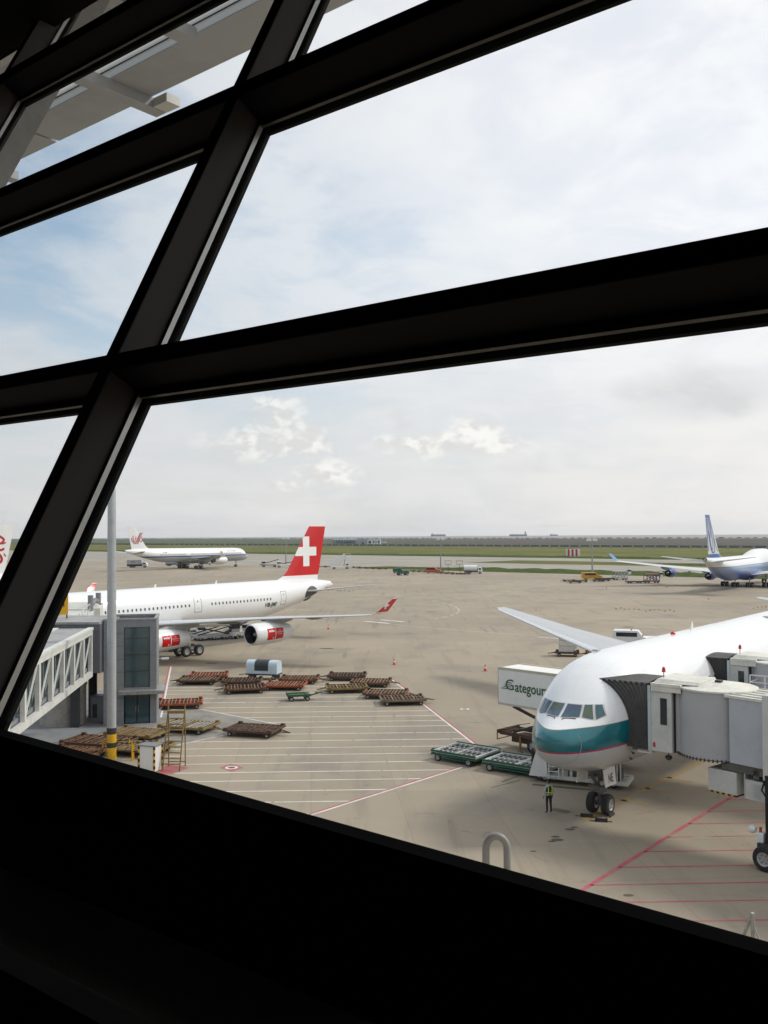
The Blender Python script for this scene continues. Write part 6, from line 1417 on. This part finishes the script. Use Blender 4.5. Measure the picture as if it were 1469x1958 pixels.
m = MB(); m.X = Mx
for k in range(8): m.box(2.6, 3.0, -1.315, -1.302, 2.85 + k * .08, 2.89 + k * .08)
m.box(2.15, 2.2, -1.3, .4, 2.7, 3.9); m.box(3.6, 3.65, -1.3, .4, 2.7, 3.9); m.build('vent_grille', GREYP, ub, smooth=False)
m = MB(); m.X = Mx; m.tube([(3.1, -1.4, 3.8), (3.3, -1.45, 3.5), (3.5, -1.45, 3.2), (3.3, -1.42, 3.0), (3.1, -1.45, 3.3), (3.2, -1.45, 3.6)], .04, 6); m.build('cable', BLACK, t1)
m = MB(); m.box(3.9, 6.7, -3.7, -3.0, 4.05, 4.2); m.build('door_sill', BRW, t1, smooth=False)
for pos in ((4.6, -(3.62 + .5), 7.76), (3.95, -(3.62 + .25), 4.15)):
    m = MB(); m.cyl((pos[0], pos[1], pos[2]), (pos[0], pos[1], pos[2] + .28), .02); m.cyl((pos[0], pos[1], pos[2] + .28), (pos[0], pos[1], pos[2] + .32), .10); m.lathe([(.32, .085), (.44, .085), (.52, .05), (.54, .01)], 12, 'Z', pos)
    m.build('warning_light', P('beacon_red', (.45, .02, .01), .3), t1)
m = MB(); m.cyl((4.4, -4.4, 4.2), (4.4, -4.4, 3.95), .03); m.lathe([(3.75, .1), (3.85, .18), (3.95, .16)], 12, 'Z', (4.4, -4.4, 0)); m.build('floodlight', DARKM, t1)
t2_, rc2, an2, rr2 = bridge('further boarding bridge at the second door of the teal jet', 15.4, 18.0, 3.75, Vector((.80, -.60, 0)), 22)
m = MB(); pos = (16.2, -4.2, 7.76); m.cyl(pos, (pos[0], pos[1], pos[2] + .28), .02); m.lathe([(.28, .085), (.42, .085), (.52, .05), (.54, .01)], 12, 'Z', pos); m.build('warning_light', P('beacon_red', (.45, .02, .01), .3), t2_)
m = MB(); bx0, by0 = 15.0, -5.3        # service platform with white rails
m.box(bx0 - 1.2, bx0 + 1.0, by0 - 2.6, by0 - .2, 5.35, 5.45)
for z in (5.9, 6.5): m.bar((bx0 - 1.2, by0 - 2.6, z), (bx0 - 1.2, by0 - .2, z), .05); m.bar((bx0 - 1.2, by0 - .2, z), (bx0 + 1, by0 - .2, z), .05)
for y in (-2.6, -1.8, -1.0, -.2): m.bar((bx0 - 1.2, by0 + y, 5.4), (bx0 - 1.2, by0 + y, 6.9), .06)
m.bar((bx0 - 1.2, by0 - 2.6, 6.9), (bx0 - 1.2, by0 - .2, 6.9), .06); m.build('service_platform', WHITE, t2_)
# drive leg of the near bridge
p = G(1478, 1660); t = thing('bridge_drive_leg', 'black drive column with a big wheel and white lamp at the right edge', 'drive leg', (p.x, p.y, 0), R(-50)); m = MB(); m.box(-.2, .2, -.22, .22, 1.1, 4.1); m.build('column', BLACK, t, smooth=False)
m = MB(); m.box(-.5, .5, -.45, .45, .7, 1.1); m.build('axle_box', DARKM, t, smooth=False, bevel=.03)
for y in (-.62, .62): add_wheel(t, 0, y, .56, .56, .4)
m = MB(); m.box(-.62, -.3, -.3, .15, 1.0, 1.5); m.build('light_box', WHITE, t, bevel=.03); m = MB(); m.lathe([(0, .16), (.12, .2), (.28, .12)], 16, 'X', (-1.0, -.1, 1.55)); m.build('floodlight', WHITE, t); m = MB(); m.cyl((-.5, -.1, 1.5), (-.5, -.1, 1.72), .06); m.build('warning_light', ORANGE, t)
# ================================================================ THE WINDOW WALL (leaning outwards) AND ITS ROOM
AW, LN = R(51), R(26.5); dv_ = Vector((-math.sin(AW), math.cos(AW), 0)); nh = Vector((math.cos(AW), math.sin(AW), 0)); uv = nh * math.sin(LN) + Vector((0, 0, math.cos(LN))); nn = nh * math.cos(LN) - Vector((0, 0, math.sin(LN)))
EPS = .0125; dv2 = dv_ * math.cos(EPS) + uv * math.sin(EPS); uv2 = uv * math.cos(EPS) - dv_ * math.sin(EPS)
DG = 1.5; Pm = Matrix.Identity(4)
for i in range(3): Pm[i][0], Pm[i][1], Pm[i][2] = dv2[i], nn[i], uv2[i]
o_ = Vector((0, 0, EYE)) + nn * DG
for i in range(3): Pm[i][3] = o_[i]
# local axes: x along the wall, y outwards, z up the slope; glass at y = 0
wall = bpy.data.objects.new('window_wall', None); COL.objects.link(wall); wall.matrix_world = Pm; tag(wall, 'dark leaning window wall with thick black posts and bars seen from inside', 'window wall')
s = NM('mullion_dark'); n = s.noise(3, 5, .6, 0, (1, 1, .15)); FR = s.fin(s.mix(s.ramp(n, .4, .7), (.060, .055, .056), (.044, .041, .043)), .6, spec=.15)
s = NM('transom_black'); n = s.noise(2, 4, .6); FRB = s.fin(s.mix(n, (.007, .007, .010), (.011, .011, .015)), .7, spec=.12); BEAD = P('glazing_bead', (.55, .56, .55), .35, .4, wear=.1); s = NM('gasket'); GASK = s.fin((.008, .008, .008), .7, spec=.15)
k_ = DG; xm = [1.733 + 1.75 * i for i in range(-5, 8)]
zs_ = [.818, 1.612, 2.378]; zh = [.044, .053, .070]
A0_, A1_ = xm[0] * k_, xm[-1] * k_
for i, x in enumerate(xm):
    m = MB(); m.box((x - .022) * k_, (x + .024) * k_, -.15, -.012, -.1, 5.3); m.build('mullion', FR, wall, smooth=False, bevel=.004)
    m = MB(); m.box((x - .030) * k_, (x - .0225) * k_, -.030, -.012, .13, 5.2); m.build('bright_bead', BEAD, wall, smooth=False)
    m = MB(); m.box((x - .034) * k_, (x + .030) * k_, .012, .025, -.1, 5.3); m.build('outer_cap', GASK, wall, smooth=False)
for z, h in zip(zs_, zh):
    m = MB(); m.box(A0_, A1_, -.155, -.013, z * k_, (z + h) * k_); m.build('transom', FRB, wall, smooth=False, bevel=.004)
    m = MB(); m.box(A0_, A1_, -.025, -.0135, (z - .014) * k_, z * k_ - .001); m.build('lower_bead', P('dull_bead', (.10, .095, .09), .4, .3), wall, smooth=False)
    m = MB(); m.box(A0_, A1_, .0125, .024, (z - .016) * k_, (z + h - .0) * k_); m.build('outer_cap', GASK, wall, smooth=False)
PANE = bpy.data.materials.new('window_glass'); PANE.use_nodes = True; q = PANE.node_tree; q.nodes.clear()
tr = q.nodes.new('ShaderNodeBsdfTransparent'); tr.inputs[0].default_value = (.93, .95, .95, 1); gs = q.nodes.new('ShaderNodeBsdfGlossy'); gs.inputs['Roughness'].default_value = .0; fr = q.nodes.new('ShaderNodeFresnel'); fr.inputs[0].default_value = 1.45
mm = q.nodes.new('ShaderNodeMath'); mm.operation = 'MULTIPLY'; mm.inputs[1].default_value = .8; q.links.new(fr.outputs[0], mm.inputs[0])
mx = q.nodes.new('ShaderNodeMixShader'); q.links.new(mm.outputs[0], mx.inputs[0]); q.links.new(tr.outputs[0], mx.inputs[1]); q.links.new(gs.outputs[0], mx.inputs[2]); oo = q.nodes.new('ShaderNodeOutputMaterial'); q.links.new(mx.outputs[0], oo.inputs[0])
zz_ = [.03] + zs_ + [5.3 / k_]
for i in range(len(xm) - 1):
    for j in range(4):
        m = MB(); m.poly([((xm[i] - .01) * k_, 0, zz_[j] * k_), ((xm[i + 1] - .01) * k_, 0, zz_[j] * k_), ((xm[i + 1] - .01) * k_, 0, zz_[j + 1] * k_), ((xm[i] - .01) * k_, 0, zz_[j + 1] * k_)]); m.build('glass_pane', PANE, wall, smooth=False)
# room: built upright in the wall's horizontal axes
Rm = Matrix.Identity(4)
for i in range(3): Rm[i][0], Rm[i][1], Rm[i][2] = dv_[i], nh[i], (0, 0, 1)[i]
Rm[0][3], Rm[1][3], Rm[2][3] = 0, 0, EYE
s = NM('dark_carpet'); n = s.noise(40, 4, .6); CARP = s.fin(s.mix(n, (.035, .026, .019), (.048, .036, .027)), .95)
s = NM('dark_wall'); DK = s.fin((.006, .006, .006), .9, spec=.03); s = NM('sill_black'); SILL = s.fin((.004, .004, .004), .9, spec=.03); LEDGE = P('ledge_grey', (.72, .75, .73), .7, wear=.1)
X0, X1 = A0_ + .05, A1_ - .05
room = bpy.data.objects.new('departure_hall', None); COL.objects.link(room); room.matrix_world = Rm; tag(room, 'dark departure hall round the viewer with a black sill and grey ledge below the window', 'building')
def rb(name, a, mat, bev=0): m = MB(); m.box(*a); return m.build(name, mat, room, smooth=False, bevel=bev)
zs0 = lambda a_: -.584 + (a_ - .42) * .0187
m = MB(); m.loft([[(a_, 1.35, -.90), (a_, 1.396, -.90), (a_, 1.396, zs0(a_)), (a_, 1.35, zs0(a_))] for a_ in (X0, X1)]); m.build('sill', SILL, room, smooth=False)
rb('ledge', (X0, X1, 1.10, 1.40, -.96, -.902), LEDGE, .004); rb('lower_wall', (X0, X1, 1.16, 1.40, -1.5, -.961), DK)
rb('floor', (X0, X1, -7, 2.2, -1.75, -1.501), CARP); rb('ceiling', (X0, X1, -7, 3.17, 3.12, 3.6), DK); rb('back_wall', (X0, X1, -7.3, -7.001, -1.75, 3.6), DK)
rb('end_wall', (X0 - .3, X0, -7.3, 3.5, -1.75, 3.8), DK); rb('end_wall', (X1, X1 + .3, -7.3, 3.5, 1.6, 3.8), DK); rb('end_wall', (X1, X1 + .3, -7.3, 3.5, -1.75, -1.3), DK); rb('end_glass', (X1 + .1, X1 + .11, -7.3, 3.5, -1.299, 1.599), PANE)  # unseen glazed opening at the far end, added to bring daylight onto the ledge
rb('facade', (X0, X1, 1.8, 2.2, -15, -1.76), CREAM); rb('facade', (X0, X1, -7.3, -7.0, -15, -1.76), CREAM); rb('facade', (X0 - .3, X0, -7.3, 2.2, -15, -1.76), CREAM); rb('facade', (X1, X1 + .3, -7.3, 2.2, -15, -1.76), CREAM)
rb('outer_panel', (X0, X1, 1.401, 1.55, -1.74, -.66), ZINC)
# roof overhang outside
SOF = P('soffit_grey', (.43, .45, .48), .7, wear=.15, scale=.4); SOFW = P('soffit_white', (.62, .62, .58), .6, wear=.1, scale=.5)
TRL = bpy.data.materials.new('translucent_panel'); TRL.use_nodes = True; q = TRL.node_tree; q.nodes.clear(); tb = q.nodes.new('ShaderNodeBsdfTranslucent'); tb.inputs[0].default_value = (.55, .55, .52, 1); oo = q.nodes.new('ShaderNodeOutputMaterial'); q.links.new(tb.outputs[0], oo.inputs[0])
roof = bpy.data.objects.new('roof_overhang', None); COL.objects.link(roof); roof.matrix_world = Rm; tag(roof, 'pale roof overhang with cross beams, seen outside at the top left', 'roof')
def rf(name, a, mat, bev=0, sm=False): m = MB(); m.box(*a); return m.build(name, mat, roof, smooth=False, bevel=bev)
ZR = 5.0
rf('fascia_panel', (X0 - 8, 10.6, 6.05, 6.60, ZR, ZR + .25), SOF); rf('fascia_panel', (10.66, 30, 6.05, 6.60, ZR, ZR + .25), SOF)
for ya_, yb_ in ((5.945, 6.045), (5.50, 5.925)):
    m = MB(); m.poly([(X0 - 8, ya_, ZR + .012), (30, ya_, ZR + .012), (30, yb_, ZR + .012), (X0 - 8, yb_, ZR + .012)]); m.build('light_panel', TRL, roof, smooth=False)
rf('soffit_seam', (X0 - 8, 30, 5.926, 5.944, ZR + .012, ZR + .05), BLACK)
rf('soffit_panel', (X0 - 8, 30, 3.2, 5.495, ZR + .012, ZR + .25), SOF)
for a, e in ((8.80, 6.80), (7.27, 5.98), (5.6, 5.98), (12.0, 6.8), (14.6, 6.8), (17.2, 6.8), (2.6, 6.8), (-1.4, 6.8)):
    rf('cross_beam', (a - .09, a + .09, 4.0, e, ZR - .12, ZR - .002), SOF)
    if a == 8.80: rf('beam_cap', (a - .34, a - .10, 6.61, e, ZR - .12, ZR - .02), SOFW)
rf('roof_slab', (X0 - 8, 30, -7.3, 5.49, ZR + .26, ZR + .5), SOF)
rf('upper_wall', (X0, X1, 2.7, 3.3, 3.61, ZR + .25), DK)
# leaning steel column outside the second post
m = MB(); m.X = Matrix.Identity(4); xa = 3.43 * k_; m.box(xa + .60, xa + .78, .15, .32, -.3, 5.9); co = m.build('outer_column', P('column_grey', (.30, .30, .29), .5), wall, smooth=False)
# hoop handle and roof rails just below the window
hp = ray(950, 1660); hd = 8.0; hc = Vector((hp.x * hd, hp.y * hd, EYE + hp.z * hd)); t = thing('hoop_handle', 'grey tube hoop rising just beyond the window sill', 'handrail', tuple(hc), math.atan2(dv_.y, dv_.x) + R(35))
m = MB(); pts = [(-.09, 0, -.7)] + [(-.09, 0, -.02)] + [(.09 * math.cos(a), 0, .16 + .11 * math.sin(a)) for a in [math.pi - i * math.pi / 12 for i in range(13)]] + [(.09, 0, -.02), (.09, 0, -.7)]
m.tube(pts, .032, 14); m.build('tube', P('hoop_grey', (.27, .26, .25), .5, wear=.2), t); m = MB(); m.box(-.2, .2, -.12, .12, -.74, -.7); m.build('base_plate', ZINC, t)
hp = ray(1440, 1782); hd = 14.0; hc = Vector((hp.x * hd, hp.y * hd, EYE + hp.z * hd)); t = thing('roof_rail', 'thin grey metal rail at the bottom right corner below the window', 'railing', tuple(hc), math.atan2(tdir.y, tdir.x))
m = MB(); m.cyl((-.35, 0, -.6), (-.0, 0, .28), .022); m.cyl((-.0, 0, .28), (.0, 0, -.6), .03); m.cyl((.0, 0, .12), (.35, -.05, -.5), .012); m.cyl((.75, -.2, .28), (.25, .3, -.6), .03); m.cyl((.75, -.2, .28), (1.6, -.4, .5), .03); m.build('rail', GALV, t)
# ================================================================ AIR
HZ = bpy.data.materials.new('haze_air'); HZ.use_nodes = True; q = HZ.node_tree; q.nodes.clear()
pv = q.nodes.new('ShaderNodeVolumePrincipled'); pv.inputs['Density'].default_value = 5e-5; pv.inputs['Color'].default_value = (.86, .88, .92, 1); pv.inputs['Anisotropy'].default_value = .2
oo = q.nodes.new('ShaderNodeOutputMaterial'); q.links.new(pv.outputs[0], oo.inputs['Volume'])
me = bpy.data.meshes.new('haze'); mm_ = MB(); mm_.box(-7300, 7300, -7300, 7300, -3.2, 60); me.from_pydata(mm_.v, [], mm_.f); me.materials.append(HZ)
hz_ob = bpy.data.objects.new('haze', me); COL.objects.link(hz_ob); tag(hz_ob, 'thin haze over the airfield and the sea', kind='stuff')
